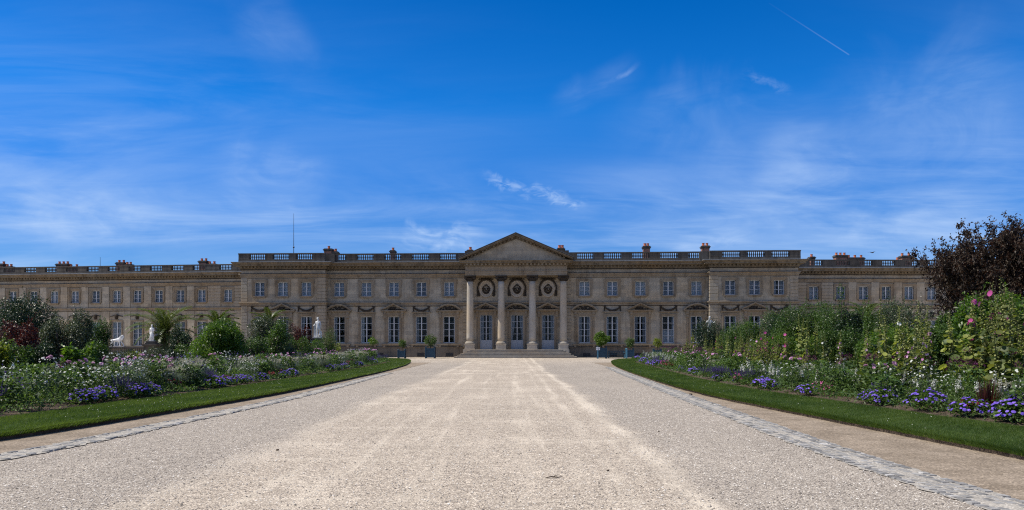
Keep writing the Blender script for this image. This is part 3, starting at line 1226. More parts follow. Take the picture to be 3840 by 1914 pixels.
# ---- string course, plinth, entablature, cornice, dentils, balustrade
def string_profile(z0, z1):
    h = z1 - z0
    return [(0.0, z0), (.10, z0), (.10, z0 + h * .42), (.16, z0 + h * .50), (.16, z0 + h * .60), (.24, z0 + h * .68), (.24, z1 - .03), (.21, z1), (0.0, z1)]

AR_PROF = [(0, Z_AR), (.06, Z_AR), (.06, Z_AR + .15), (.13, Z_AR + .17), (.13, Z_AR + .33), (.27, Z_AR + .38), (.27, Z_FR - .04), (.22, Z_FR), (0.0, Z_FR + .02)]
CO_PROF = [(0, Z_CO - .02), (.09, Z_CO), (.09, Z_CO + .08), (.16, Z_CO + .10), (.16, Z_CO + .32), (.36, Z_CO + .33), (.70, Z_CO + .36), (.70, Z_CO + .52), (.78, Z_CO + .56), (.90, Z_TOP - .06), (.90, Z_TOP), (0, Z_TOP)]
PL_PROF = [(0, 0), (.16, 0), (.16, 1.12), (.24, 1.16), (.24, 1.25), (.0, 1.31)]


def dentils(mb, u0, u1, w, step=.42):
    n = max(2, round((u1 - u0) / step))
    for k in range(n):
        c = u0 + (k + .5) * (u1 - u0) / n
        mb.box(c - .10, c + .10, -w - .35, -w - .10, Z_CO + .125, Z_CO + .315)


def mouldings(L, path, zoff=0.0):
    sh = lambda pr: [(o, z + zoff) for o, z in pr]
    L.build(MB().sweep(sh(string_profile(Z_ST0, Z_ST1)), path), 'string_course', M['trim'])
    L.build(MB().sweep(sh(AR_PROF), path), 'architrave', M['trim'])
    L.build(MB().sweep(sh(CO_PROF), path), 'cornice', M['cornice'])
    for z0, z1, o in ((Z_CO - .115, Z_CO - .015, .105), (Z_FR - .002, Z_FR + .055, .16), (Z_AR - .05, Z_AR - .002, .05), (Z_ST0 - .075, Z_ST0 - .002, .075)):  # dark strips under the ledges: shadow lines and soot put into the colour
        L.build(MB().sweep(sh([(0, z0), (o, z0 + .01), (o, z1), (0, z1)]), path), 'shade_soot_fillet', M['carved'])
    zp = [(.0, Z_TOP + .004), (.915, Z_TOP + .004), (.915, Z_TOP + .035), (.0, Z_TOP + .06)]
    L.build(MB().sweep(sh(zp), path), 'lead_flashing', M['zinc'])


path_m = [(uL0, 13.0), (uL0, -PV), (uL1, -PV), (uL1, 0), (uR0, 0), (uR0, -PV), (uR1, -PV), (uR1, 13.0)]
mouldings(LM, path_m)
pm_l = [(uL0, 13.0), (uL0, -PV), (uL1, -PV), (uL1, 0), (uC - 6.2, 0)]
pm_r = [(uC + 6.2, 0), (uR0, 0), (uR0, -PV), (uR1, -PV), (uR1, 13.0)]
for p in (pm_l, pm_r):
    LM.build(MB().sweep(PL_PROF, p), 'plinth', M['plinth'])
mb = MB()
dentils(mb, uL0 - .1, uL1 + .1, PV)
dentils(mb, uL1 + .5, uC - 6.6, 0)
dentils(mb, uC + 6.6, uR0 - .5, 0)
dentils(mb, uR0 - .1, uR1 + .1, PV)
LM.build(mb, 'dentil_band', M['cornice'])

BAL_PROF = [(.065, 0), (.065, .06), (.045, .09), (.085, .20), (.096, .27), (.06, .43), (.042, .50), (.065, .54), (.065, .60)]


def balustrade(L, u0, u1, w, centres, half, name='balustrade', z=Z_TOP + .06, nb=9, ends=True):
    """blackened parapet: plinth, rail, solid piers and open runs of balusters centred on the windows"""
    mb = MB()
    y0, y1 = -w - .16, -w + .16
    mb.box(u0, u1, y0 - .04, y1 + .04, z - .02, z + .26)
    mb.box(u0 - .03, u1 + .03, y0 - .06, y1 + .06, z + .86, z + .99)
    edges = [u0]
    for c in centres:
        edges += [c - half, c + half]
    edges.append(u1)
    for i in range(0, len(edges), 2):
        a, b = edges[i], edges[i + 1]
        if b - a > .1:
            mb.box(a, b, y0, y1, z + .26, z + .86)
            if b - a > .5:
                mb.box(a + .07, b - .07, y0 - .025, y0 + .01, z + .30, z + .82)
    for c in centres:
        for k in range(nb):
            mb.lathe(BAL_PROF, c - half + (k + .5) * 2 * half / nb, -w, z + .26, 6, False)
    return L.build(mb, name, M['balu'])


BW = .45
balustrade(LM, uL0 - .1, uL1 + .15, PV + BW, lp, .98)
balustrade(LM, uL1 + .9, uC - 7.0, BW, lr[0:], .98)
balustrade(LM, uC + 7.0, uR0 - .9, BW, rr, .98)
balustrade(LM, uR0 - .15, uR1 + .1, PV + BW, rp, 1.0)
for (a, b) in ((uL1 + .15, uL1 + .9), (uR0 - .9, uR0 - .15)):
    LM.build(MB().box(a - .25, b + .25, -BW - .5, -BW + .3, Z_TOP + .05, Z_TOP + 1.04), 'parapet_pier', M['balu'])
for s in (-1, 1):
    a, b = sorted((uC + s * 7.05, uC + s * 4.9))
    mb = MB().box(a, b, -BW - .10, -BW + .35, Z_TOP + .05, Z_TOP + 1.06)
    a, b = sorted((uC + s * 6.1, uC + s * 4.6))
    mb.box(a, b, -BW + .4, -BW + 2.2, Z_TOP + .05, Z_TOP + 1.35)
    LM.build(mb, 'parapet_pier', M['balu'])

# ---- portico
PC = 1.12                                     # column axis in front of the wall
cu = [FM.u(p, PC) for p in (1762.8, 1879.6, 1996.3, 2112.6)]
for u in cu:
    # shaft with entasis
    sh = MB()
    zs0, zs1 = 1.86, 8.82
    prof = []
    for k in range(15):
        q_ = k / 14
        r = .415 - .055 * q_ ** 1.8
        prof.append((r, zs0 + (zs1 - zs0) * q_))
    sh.lathe(prof, 0, 0, 0, 28)
    for k in range(1, 9):
        z = zs0 + (zs1 - zs0) * k / 9
    c = sh.build('column', M['column'], palace, LM.at(u, PC, 0), LM.rz, True)
    base = MB()
    base.box(-.60, .60, -.60, .60, .94, 1.06)
    base.box(-.56, .56, -.56, .56, 1.06, 1.50)
    base.box(-.62, .62, -.62, .62, 1.50, 1.60)
    base.build('pedestal', M['column'], c)
    tor = MB()
    tor.lathe([(.56, 1.60), (.60, 1.65), (.60, 1.69), (.55, 1.73), (.46, 1.75), (.46, 1.79), (.50, 1.81), (.50, 1.84), (.44, 1.87)], 0, 0, 0, 28)
    tor.build('base_moulding', M['column'], c, smooth=True)
    cap = MB()
    cap.lathe([(.37, 8.80), (.42, 8.84), (.38, 8.90), (.42, 9.05), (.50, 9.16), (.50, 9.22)], 0, 0, 0, 20)
    for s in (-1, 1):
        for y in (-1, 1):
            yy = y * .40
            ring = [(s * .50 + .17 * math.cos(a) * (1 - k / 22 * .75), yy, 9.20 + .17 * math.sin(a) * (1 - k / 22 * .75)) for k, a in enumerate([i * .62 for i in range(22)])]
            cap.tube(ring, .045, 5)
            cap.tube([(s * .50, yy - .05, 9.20), (s * .50, yy + .05, 9.20)], .13, 10)
        cap.tube([(s * .50, -.40, 9.20), (s * .50, 0, 9.20), (s * .50, .40, 9.20)], [.15, .10, .15], 10)
    cap.box(-.52, .52, -.46, .46, 9.28, 9.36)
    cap.box(-.64, .64, -.58, .58, 9.36, 9.47)
    for k in range(7):
        cap.ball((-.33 + k * .11, -.45 - .03 * math.cos((k - 3) * .5), 9.12 + .03 * abs(k - 3)), .06, 6, 4, .2)
    for k in range(10):
        a = k * PI / 5
        cap.ball((.42 * math.cos(a), .42 * math.sin(a), 8.96), (.08, .08, .11), 6, 4, .2)
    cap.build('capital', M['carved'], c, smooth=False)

PF = PC + .47                                 # entablature face
hw = 5.86
ZP = 9.48
mb = MB()
mb.box(uC - hw, uC + hw, -PF, .0, ZP, 9.70)
mb.box(uC - hw - .03, uC + hw + .03, -PF - .03, .002, 9.70, 9.92)
mb.box(uC - hw - .09, uC + hw + .09, -PF - .09, .004, 9.92, 10.02)
mb.box(uC - hw, uC + hw, -PF, .006, 10.02, 10.52)
LM.build(mb, 'portico_entablature', M['trim'])
CP = [(0, 10.50), (.09, 10.52), (.09, 10.60), (.16, 10.62), (.16, 10.83), (.36, 10.84), (.56, 10.87), (.56, 11.0), (.64, 11.05), (.70, 11.16), (0, 11.18)]
mb = MB().sweep(CP, [(uC - hw, 0.3), (uC - hw, -PF), (uC + hw, -PF), (uC + hw, 0.3)])
mb.box(uC - hw + .01, uC + hw - .01, -PF + .01, .3, 10.5, 11.17)
LM.build(mb, 'portico_cornice', M['cornice'])
mb = MB()
n = 27
for k in range(n):
    c = uC - hw + (k + .5) * 2 * hw / n
    mb.box(c - .10, c + .10, -PF - .34, -PF - .12, 10.635, 10.825)
LM.build(mb, 'portico_dentils', M['trim'])
# pediment: tympanum, raking cornices with blocks, roof running back
AP = 14.02
eb = hw + .70
slope = (AP - 11.18) / eb
mb = MB().prism([(uC - eb + .4, 11.17), (uC + eb - .4, 11.17), (uC, 11.17 + (eb - .4) * slope)], -PF, 2.5)
LM.build(mb, 'tympanum', M['wall'])
mb = MB()
for s in (-1, 1):
    for lo, hi, out in ((.0, .13, .06), (.13, .30, .14), (.30, .44, .54), (.44, .60, .68)):
        p0 = (uC + s * (eb + .02), 11.18 - .42 + lo + .0)
        poly = [(uC + s * eb, 11.18 + lo - .36), (uC + s * eb, 11.18 + hi - .36), (uC, AP + hi - .36), (uC, AP + lo - .36)]
        poly = [(x, max(z, 11.185)) for x, z in poly]
        mb.prism(poly if s < 0 else poly[::-1], -PF - out, -PF + .30)
    n = 15
    for k in range(1, n):
        x = s * eb * (k / n) * .97
        z = AP - abs(x) * slope - .36 + .13
        if z > 11.30:
            mb.prism([(uC + x - .10, z - .02 + (.10 * slope if s > 0 else -.10 * slope)), (uC + x + .10, z - .02 - (.10 * slope if s > 0 else -.10 * slope)),
                      (uC + x + .10, z + .17 - (.10 * slope if s > 0 else -.10 * slope)), (uC + x - .10, z + .17 + (.10 * slope if s > 0 else -.10 * slope))][::-1], -PF - .36, -PF - .10)
LM.build(mb, 'raking_cornice', M['cornice'])
mb = MB()
for s in (-1, 1):
    poly = [(uC + s * (eb + .06), 11.44), (uC + s * (eb + .06), 11.50), (uC, AP + .33), (uC, AP + .27)]
    mb.prism(poly if s < 0 else poly[::-1], -PF - .74, 4.5)
LM.build(mb, 'pediment_roof', M['slate'])

# medallions with arms between the capitals
def medallion(u, z):
    ring = MB()
    n = 28
    for r0, r1, out in ((1.0, .90, .16), (.90, .80, .11)):
        A = [(r0 * .79 * math.cos(2 * PI * k / n), r0 * .98 * math.sin(2 * PI * k / n)) for k in range(n)]
        B = [(r1 * .79 * math.cos(2 * PI * k / n), r1 * .98 * math.sin(2 * PI * k / n)) for k in range(n)]
        for k in range(n):
            j = (k + 1) % n
            ring.prism([A[k], A[j], B[j], B[k]], -out, 0)
    o = ring.build('medallion', M['column'], palace, LM.at(u, 0, z), LM.rz)
    f = MB()
    f.prism([(.64 * math.cos(2 * PI * k / n), .79 * math.sin(2 * PI * k / n)) for k in range(n)], -.04, 0)
    f.build('field', M['column'], o)
    s = MB()
    # shield, bend, crown, collar of leaves
    s.prism([(-.20, .16), (-.20, -.12), (-.12, -.26), (0, -.33), (.12, -.26), (.20, -.12), (.20, .16)], -.13, -.03)
    for a in range(18):
        w = -PI * .5 + (a - 8.5) / 8.5 * 2.35
        s.ball((.40 * math.cos(w - PI * 0) * 1.0, -.08, .47 * math.sin(w) - .06), (.085, .07, .085), 6, 4, .3)
    for a in range(12):
        w = -PI * .5 + (a - 5.5) / 5.5 * 1.9
        s.ball((.27 * math.cos(w), -.07, .36 * math.sin(w) - .06), (.06, .05, .06), 6, 4, .3)
    s.box(-.17, .17, -.14, -.03, .30, .36)
    for k in range(5):
        s.ball((-.16 + k * .08, -.10, .43 + .05 * (1 - abs(k - 2) / 2)), (.045, .05, .07), 6, 4, .2)
    s.ball((0, -.10, .55), .045, 6, 4)
    for t_ in (-1, 1):
        for k in range(6):
            s.ball((t_ * (.22 + .05 * k), -.07, .30 - .06 * k + .02 * (k % 2)), (.07, .05, .06), 6, 4, .25)
    s.build('arms', M['carved'], o, smooth=True)
    bd = MB()
    bd.prism([(-.035 + .0, .06), (.02, .08), (.085, -.10), (.03, -.12)], -.145, -.12)
    bd.build('bend', M['column'], o)
    g = MB()
    for t_ in (-1, 1):
        for k in range(13):
            a = PI * .5 - t_ * (k / 12) * PI * .56
            g.ball((1.0 * math.cos(a) * (1 if k < 11 else .98), -.10, 1.16 * math.sin(a) - .02), (.08 + .02 * math.sin(k * .3), .09, .10), 7, 5, .25)
        for k in range(8):
            g.ball((t_ * (.96 - .01 * k), -.10, -.16 - .09 * k), (.12 + .012 * k, .09, .08), 7, 5, .25)
        for k in range(4):
            g.ball((t_ * (.28 + k * .17), -.08, 1.20 - .02 * k + .03 * math.sin(k * 2)), (.12, .07, .07), 7, 4, .25)
    g.ball((0, -.12, 1.10), (.20, .12, .16), 8, 5, .2)
    g.build('drapery', M['carved'], o, smooth=True)

for u in dd:
    medallion(u, 8.02)

# steps up to the doors
mb = MB()
for k in range(6):
    zt = .94 - .157 * k
    ext = .34 * k
    mb.box(uC - 5.30 - ext * .95, uC + 5.30 + ext * .95, -1.95 - ext, .1 - .003 * k, 0 if k == 5 else zt - .157 - .02, zt)
LM.build(mb, 'steps', M['step'])
mb = MB()
for k in range(6):
    zt = .94 - .157 * k
    ext = .34 * k
    mb.box(uC - 5.30 - ext * .95 - .03, uC + 5.30 + ext * .95 + .03, -1.95 - ext - .03, -1.95 - ext + .28, zt - .035, zt + .004)
LM.build(mb, 'step_nosing', M['column'])
for s in (-1, 1):
    a, b = sorted((uC + s * 5.0, uC + s * 6.12))
    mb = MB().box(a, b, -PC - .72, -.16, 0, .935)
    mb.box(a - .06, b + .06, -PC - .78, -.16, 0, .45)
    LM.build(mb, 'step_wall', M['column'])
# cellar gratings
for px in (1330, 1425, 1578, 1686, 2200, 2300, 2395):
    u = FM.u(px, .17)
    mb = MB()
    mb.box(u - .42, u + .42, -.175, -.155, .12, .52)
    for k in range(7):
        mb.box(u - .40 + k * .133 - .015, u - .40 + k * .133 + .015, -.20, -.175, .12, .52)
    LM.build(mb, 'cellar_grating', M['iron'])

# ---- chimneys: brick stack, stone cap, clay pots
def chimney(L, px0, px1, ycap, pots, w=-4.0, d=.9, base=11.0):
    F = L.F
    u0, u1 = F.u(px0, w), F.u(px1, w)
    uc, hw_ = (u0 + u1) / 2, (u1 - u0) / 2 - .1
    Y = F.depth(uc, w)
    zt = EYE + (HZ - ycap) / FOC * Y
    mb = MB().box(-hw_, hw_, -d / 2, d / 2, base, zt - .34)
    o = mb.build('chimney', M['brick'], palace, L.at(uc, w, 0), L.rz)
    c = MB()
    c.box(-hw_ - .05, hw_ + .05, -d / 2 - .05, d / 2 + .05, zt - .34, zt - .22)
    c.box(-hw_ - .12, hw_ + .12, -d / 2 - .12, d / 2 + .12, zt - .22, zt - .10)
    c.box(-hw_ - .03, hw_ + .03, -d / 2 - .03, d / 2 + .03, zt - .10, zt)
    c.build('cap', M['balu'], o)
    for k in range(pots):
        x = 0 if pots == 1 else (-hw_ + .22) + k * (2 * hw_ - .44) / (pots - 1)
        MB().lathe([(.19, 0), (.19, .05), (.16, .07), (.15, .30), (.18, .32), (.18, .36), (.12, .36), (.12, .2)], x, 0, zt - .02, 10).build('pot', M['terracotta'], o)
    return o

for a in ((1216, 1251, 934, 1), (1248, 1270, 944, 1), (1463, 1485, 940, 1), (2408, 2439, 924, 2), (2627, 2661, 923, 2)):
    chimney(LM, *a)
chimney(LM, 1751, 1777, 938, 1, -1.6, .7)
chimney(LM, 2088, 2119, 931, 2, -1.6, .7)
for a in ((-12, 22, 990, 2), (20, 50, 1000, 2), (216, 262, 990, 3), (258, 296, 1001, 2), (440, 472, 985, 2), (470, 498, 992, 2), (749, 781, 979, 2), (779, 812, 990, 2)):
    chimney(LL, *a)
for a in ((3032, 3054, 964, 1), (3127, 3175, 958, 3), (3173, 3238, 967, 3), (3354, 3376, 976, 1), (3374, 3417, 960, 2), (3590, 3660, 965, 3)):
    chimney(LR, *a)

# ---- wings
def wing(L, u0, u1, bay, ups, rust_bay, side):
    F = L.F
    mb = MB()
    holes = [hole(u, WU, HU, ZU) for u in ups] + [hole(u, WW, HW, ZW) for u in ups]
    wall_grid(mb, u0, u1, 0, Z_TOP, holes, 0)
    L.build(mb, 'wing_wall', M['wall'])
    mb = MB()
    mb.box(u0 + .002, u0 + .5, .5, 12.5, 0, Z_TOP - .01)
    mb.box(u1 - .5, u1 - .002, .5, 12.5, 0, Z_TOP - .01)
    mb.box(u0, u1, 12.5, 13, 0, Z_TOP - .01)
    L.build(mb, 'wing_end_wall', M['wall'])
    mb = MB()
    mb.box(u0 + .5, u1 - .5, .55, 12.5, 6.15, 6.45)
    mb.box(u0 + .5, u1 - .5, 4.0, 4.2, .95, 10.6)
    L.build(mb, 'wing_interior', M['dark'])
    mb = MB().box(u0 + .1, u1 - .1, .1, 12.9, Z_TOP - .35, Z_TOP - .05)
    L.build(mb, 'wing_roof', M['slate'])
    for u in ups:
        upper_window(L, u, 0)
        put_window(L, ('wing', 1), u, 0, ZW, lambda: make_window(WW, HW, 4, 'full', .22, 'mask', 'small', .05))
    path = [(u0, 0), (u1, 0)]
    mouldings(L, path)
    L.build(MB().sweep(PL_PROF, path), 'plinth', M['plinth'])
    mb = MB()
    dentils(mb, u0, u1, 0)
    L.build(mb, 'dentil_band', M['cornice'])
    # plain raised strips between the windows
    inner = [u for u in ups if not (rust_bay[0] < u < rust_bay[1])]
    inner.sort()
    mb = MB()
    for a, b in zip(inner[:-1], inner[1:]):
        c = (a + b) / 2
        mb.box(c - .50, c + .50, -.10, .01, Z_ST1 + .01, Z_AR)
        mb.box(c - .50, c + .50, -.06, .01, 1.31, Z_ST0)
    L.build(mb, 'pilaster_strip', M['wall'])
    ub = [u for u in ups if rust_bay[0] < u < rust_bay[1]][0]
    for a, b in ((rust_bay[0], ub - .98), (ub + .98, rust_bay[1])):
        if b - a > .2:
            quoins(L, a, b, .03, 1.30, Z_ST0, 'banded_bay')
            quoins(L, a, b, .03, Z_ST1 + .02, Z_AR, 'banded_bay')
    cs = sorted(ups)
    balustrade(L, u0 - .1, u1, BW, cs, .86, nb=8)


ul = [FL.u(p) for p in (854.5, 755.5, 675.5, 595.0, 515.0, 437.5, 359.0, 281.0, 203.0, 125.5, 47.5, -30, -108, -186, -264)]
wing(LL, FL.u(-340), FL.u(905) + 3.0, None, [u for u in ul], (FL.u(781), FL.u(909)), -1)
ur = [FR.u(p) for p in (3052, 3153, 3238.5, 3323.5, 3409, 3494.5, 3580, 3665.5, 3751, 3836.5, 3922)]
wing(LR, FR.u(2990) - 3.0, FR.u(4000), None, ur, (FR.u(2985), FR.u(3123)), 1)

# lightning rod on the parapet
u = FM.u(1101.5, 0.2)
Y = FM.depth(u, .2)
zt = EYE + (HZ - 801) / FOC * Y
rod = MB().tube([(0, 0, 11.2), (0, 0, 13.2), (0, 0, zt)], [.055, .035, .016], 6)
rod.ball((0, 0, EYE + (HZ - 928) / FOC * Y), .11, 8, 5)
rod.build('lightning_rod', M['iron'], palace, LM.at(u, .2, 0))
u = FL.u(358)
MB().tube([(0, 0, 11.2), (0, 0, 13.6)], [.04, .02], 5).build('lightning_rod', M['iron'], palace, LL.at(u, -1.0, 0))
# ------------------------------------------------------------------ ground, path, lawns, gutters
def sheet(name, pts, z, mat, kind='structure'):
    me = bpy.data.meshes.new(name)
    me.from_pydata([(x, y, z) for x, y in pts], [], [tuple(range(len(pts)))])
    o = link(name, me, mat)
    return tag(o, kind=kind)


sheet('ground', [(-2500, -1200), (2500, -1200), (2500, 3500), (-2500, 3500)], -0.004, M['ground'])
sheet('gravel_path', [(-15, -12), (15, -12), (15, 60), (40, 88), (40, 93), (-60, 97), (-40, 86), (-15, 60)], 0.0, M['gravel'])

LO = np.array([(-12.6, -6), (-11.2, 0), (-9.9, 6), (-8.65, 13.4), (-8.3, 16), (-7.95, 19.6), (-7.55, 24.5), (-7.4, 30), (-7.35, 37), (-7.35, 45.6), (-7.75, 57), (-8.5, 66), (-9.5, 73.5), (-11.0, 79), (-13.5, 82.2), (-18, 83.6), (-32, 84)])
LI = np.array([(-14.4, -6), (-12.8, 0), (-11.5, 6), (-10.6, 16.3), (-10.35, 20.9), (-9.95, 24), (-9.75, 29.5), (-9.72, 35.3), (-9.6, 39.9), (-9.5, 47.2), (-9.6, 57), (-10.2, 66), (-11.2, 72), (-12.9, 75.5), (-15, 77.5), (-19, 78.5), (-32, 79)])
RO = np.array([(9.3, -6), (8.4, 0), (7.7, 6), (7.2, 11.2), (6.9, 14.4), (6.5, 18.8), (6.17, 22.7), (6.05, 26.2), (6.1, 32.2), (6.55, 44), (7.3, 56), (8.2, 65), (9.1, 71), (10.6, 77), (12.8, 81), (16.5, 83), (32, 84)])
RI = np.array([(12.8, -6), (11.6, 0), (10.5, 6), (9.4, 14.6), (9.0, 16.9), (8.6, 21.6), (8.15, 25.6), (8.05, 31.5), (8.22, 37), (8.6, 42.9), (9.05, 51), (9.6, 60), (10.3, 67), (11.9, 72), (14, 75), (18, 77), (32, 78)])


def spline(P, n):
    """Catmull-Rom through the points, n samples"""
    m = len(P)
    out = []
    for s in np.linspace(0, m - 1 - 1e-6, n):
        i = int(s)
        t = s - i
        p0, p1, p2, p3 = P[max(i - 1, 0)], P[i], P[i + 1], P[min(i + 2, m - 1)]
        out.append(0.5 * (2 * p1 + (p2 - p0) * t + (2 * p0 - 5 * p1 + 4 * p2 - p3) * t * t + (-p0 + 3 * p1 - 3 * p2 + p3) * t ** 3))
    return np.array(out)


NS = 420
cLO, cLI, cRO, cRI = (spline(P, NS) for P in (LO, LI, RO, RI))
def wobble(c, amp):
    k = np.arange(len(c))
    w = sum(np.sin(k * f + p) * a for f, p, a in ((.31, 1., .5), (.83, 2., .35), (1.9, .4, .3), (3.3, 1.1, .25)))
    d = np.gradient(c, axis=0)
    nrm = np.stack([d[:, 1], -d[:, 0]], 1) / np.maximum(1e-6, np.linalg.norm(d, axis=1, keepdims=True))
    return c + nrm * (w * amp)[:, None]
cLO, cRO = wobble(cLO, .018), wobble(cRO, .018)
LAWN_H = 0.11


def lawn(name, co, ci, side):
    n = len(co)
    rows = []
    hs = [(0.0, 0.0), (0.0, LAWN_H - .025), (0.02, LAWN_H), (0.33, LAWN_H + .015), (0.66, LAWN_H + .01), (1.0, LAWN_H)]
    for i in range(n):
        for t, z in hs:
            p = co[i] * (1 - t) + ci[i] * t
            rows.append((p[0], p[1], z + (0.008 * math.sin(i * 1.7 + t * 9) if z > .05 else 0)))
    k = len(hs)
    f = []
    for i in range(n - 1):
        for j in range(k - 1):
            a = i * k + j
            q = (a, a + 1, a + k + 1, a + k)
            f.append(q if side < 0 else q[::-1])
    me = bpy.data.meshes.new(name)
    me.from_pydata(rows, [], f)
    me.materials.append(M['turf'])
    me.materials.append(M['soil'])
    for p in me.polygons:
        if p.index % (k - 1) == 0:
            p.material_index = 1
    return tag(link(name, me), kind='structure')


lawn('lawn', cLO, cLI, -1)
lawn('lawn', cRO, cRI, 1)


def bed_soil(name, ci, side):
    pts = [(p[0] - side * .03, p[1]) for p in ci]
    n = len(pts)
    v = []
    f = []
    for i, (x, y) in enumerate(pts):
        far = x + side * 26 if i < n * .75 else x + side * 14
        for t in (0, .03, .25, 1):
            v.append((x + (far - x) * t, y, [.06, .14, .20, .12][[0, .03, .25, 1].index(t)]))
    for i in range(n - 1):
        for j in range(3):
            a = i * 4 + j
            q = (a, a + 1, a + 5, a + 4)
            f.append(q if side < 0 else q[::-1])
    me = bpy.data.meshes.new(name)
    me.from_pydata(v, [], f)
    return tag(link(name, me, M['soil']), kind='structure')


bed_soil('bed_soil', cLI, -1)
bed_soil('bed_soil', cRI, 1)

GR = spline(np.array([(5.6, -6), (5.35, 0), (5.1, 6), (4.93, 10), (4.92, 13), (5.05, 17), (5.25, 23), (5.5, 29), (5.72, 34), (6.05, 42), (6.45, 50), (6.75, 55)]), 760)
GL = spline(np.array([(-10.2, -6), (-9.2, 0), (-8.2, 6), (-7.35, 11.5), (-7.12, 14), (-7.0, 16.4), (-6.87, 18.5), (-6.75, 21), (-6.65, 25), (-6.65, 31), (-6.75, 38), (-6.82, 44)]), 760)


def strip_sheet(name, A, B, z, mat):
    n = min(len(A), len(B))
    v = []
    for i in range(n):
        v += [(A[i][0], A[i][1], z), (B[i][0], B[i][1], z)]
    f = [(2 * i, 2 * i + 1, 2 * i + 3, 2 * i + 2) for i in range(n - 1)]
    me = bpy.data.meshes.new(name)
    me.from_pydata(v, [], f)
    return tag(link(name, me, mat), kind='structure')


def resample_y(c, ys):
    o = np.argsort(c[:, 1])
    return np.stack([np.interp(ys, c[o, 1], c[o, 0]), ys], 1)


ys = np.linspace(-6, 68, 300)
jag = 0.06 * np.sin(ys * 2.3) + 0.05 * np.sin(ys * 5.1 + 1) + 0.03 * np.sin(ys * 11.7)
for name, G, co, s in (('verge', GL, cLO[:340], -1), ('verge', GR, cRO[:340], 1)):
    a = resample_y(G, ys)
    b = resample_y(co, ys)
    a[:, 0] += s * (.10 + jag)
    b[:, 0] += s * .04
    strip_sheet(name, a, b, 0.006, M['verge'])


def gutter(name, G, width, side, drop=.10, silt=.0115):
    """shallow gutter of worn setts laid in rows, silted with sand"""
    V, F = [], []
    d = np.gradient(G, axis=0)
    seg = np.linalg.norm(d, axis=1)
    s = np.concatenate([[0], np.cumsum((seg[1:] + seg[:-1]) / 2)])
    total = s[-1]
    nr = 5
    pos = 0.0
    st = random.getstate()
    random.seed(3 + side)
    while pos < total - .3:
        step = random.uniform(.13, .19)
        x, y = np.interp(pos + step / 2, s, G[:, 0]), np.interp(pos + step / 2, s, G[:, 1])
        dx, dy = np.interp(pos, s, d[:, 0]), np.interp(pos, s, d[:, 1])
        l = math.hypot(dx, dy)
        dx, dy = dx / l, dy / l
        nx, ny = dy, -dx
        for r in range(nr):
            if random.random() < drop:
                continue
            w = width / nr
            c = (-width / 2 + (r + .5) * w) * 1.0 + random.uniform(-.012, .012)
            hx, hy = step / 2 - random.uniform(.006, .014), w / 2 - random.uniform(.006, .014)
            q = abs(r - (nr - 1) / 2) / ((nr - 1) / 2)
            zt = .003 + .012 * q + random.uniform(-.004, .006)
            ca = random.uniform(-.08, .08)
            b = len(V)
            for (u_, v_, z) in ((-hx, -hy, -.03), (hx, -hy, -.03), (hx, hy, -.03), (-hx, hy, -.03),
                                (-hx * .82, -hy * .82, zt), (hx * .82, -hy * .82, zt + random.uniform(-.004, .004)), (hx * .82, hy * .82, zt + random.uniform(-.004, .004)), (-hx * .82, hy * .82, zt)):
                uu, vv = u_ * math.cos(ca) - v_ * math.sin(ca), u_ * math.sin(ca) + v_ * math.cos(ca)
                V.append((x + dx * uu + nx * (c + vv), y + dy * uu + ny * (c + vv), z + .006))
            F += [tuple(b + i for i in q_) for q_ in ((4, 5, 6, 7), (0, 1, 5, 4), (1, 2, 6, 5), (2, 3, 7, 6), (3, 0, 4, 7))]
        pos += step
    random.setstate(st)
    me = bpy.data.meshes.new(name)
    me.from_pydata(V, [], F)
    tag(link(name, me, M['cobble']), kind='structure')
    n = len(G)
    dn = d / np.linalg.norm(d, axis=1, keepdims=True)
    nn = np.stack([dn[:, 1], -dn[:, 0]], 1)
    k = np.arange(n)
    w1 = (width / 2 + .0 + .030 * np.sin(k * .21) + .03 * np.sin(k * .67 + 2))[:, None]
    w2 = (width / 2 + .0 + .030 * np.sin(k * .27 + 1) + .03 * np.sin(k * .53))[:, None]
    strip_sheet('gutter_bed', G - nn * w1, G + nn * w2, silt, M['siltsand'])


gutter('cobbled_gutter', GR, .66, 1)
gutter('cobbled_gutter', GL, .54, -1, .34, .0135)


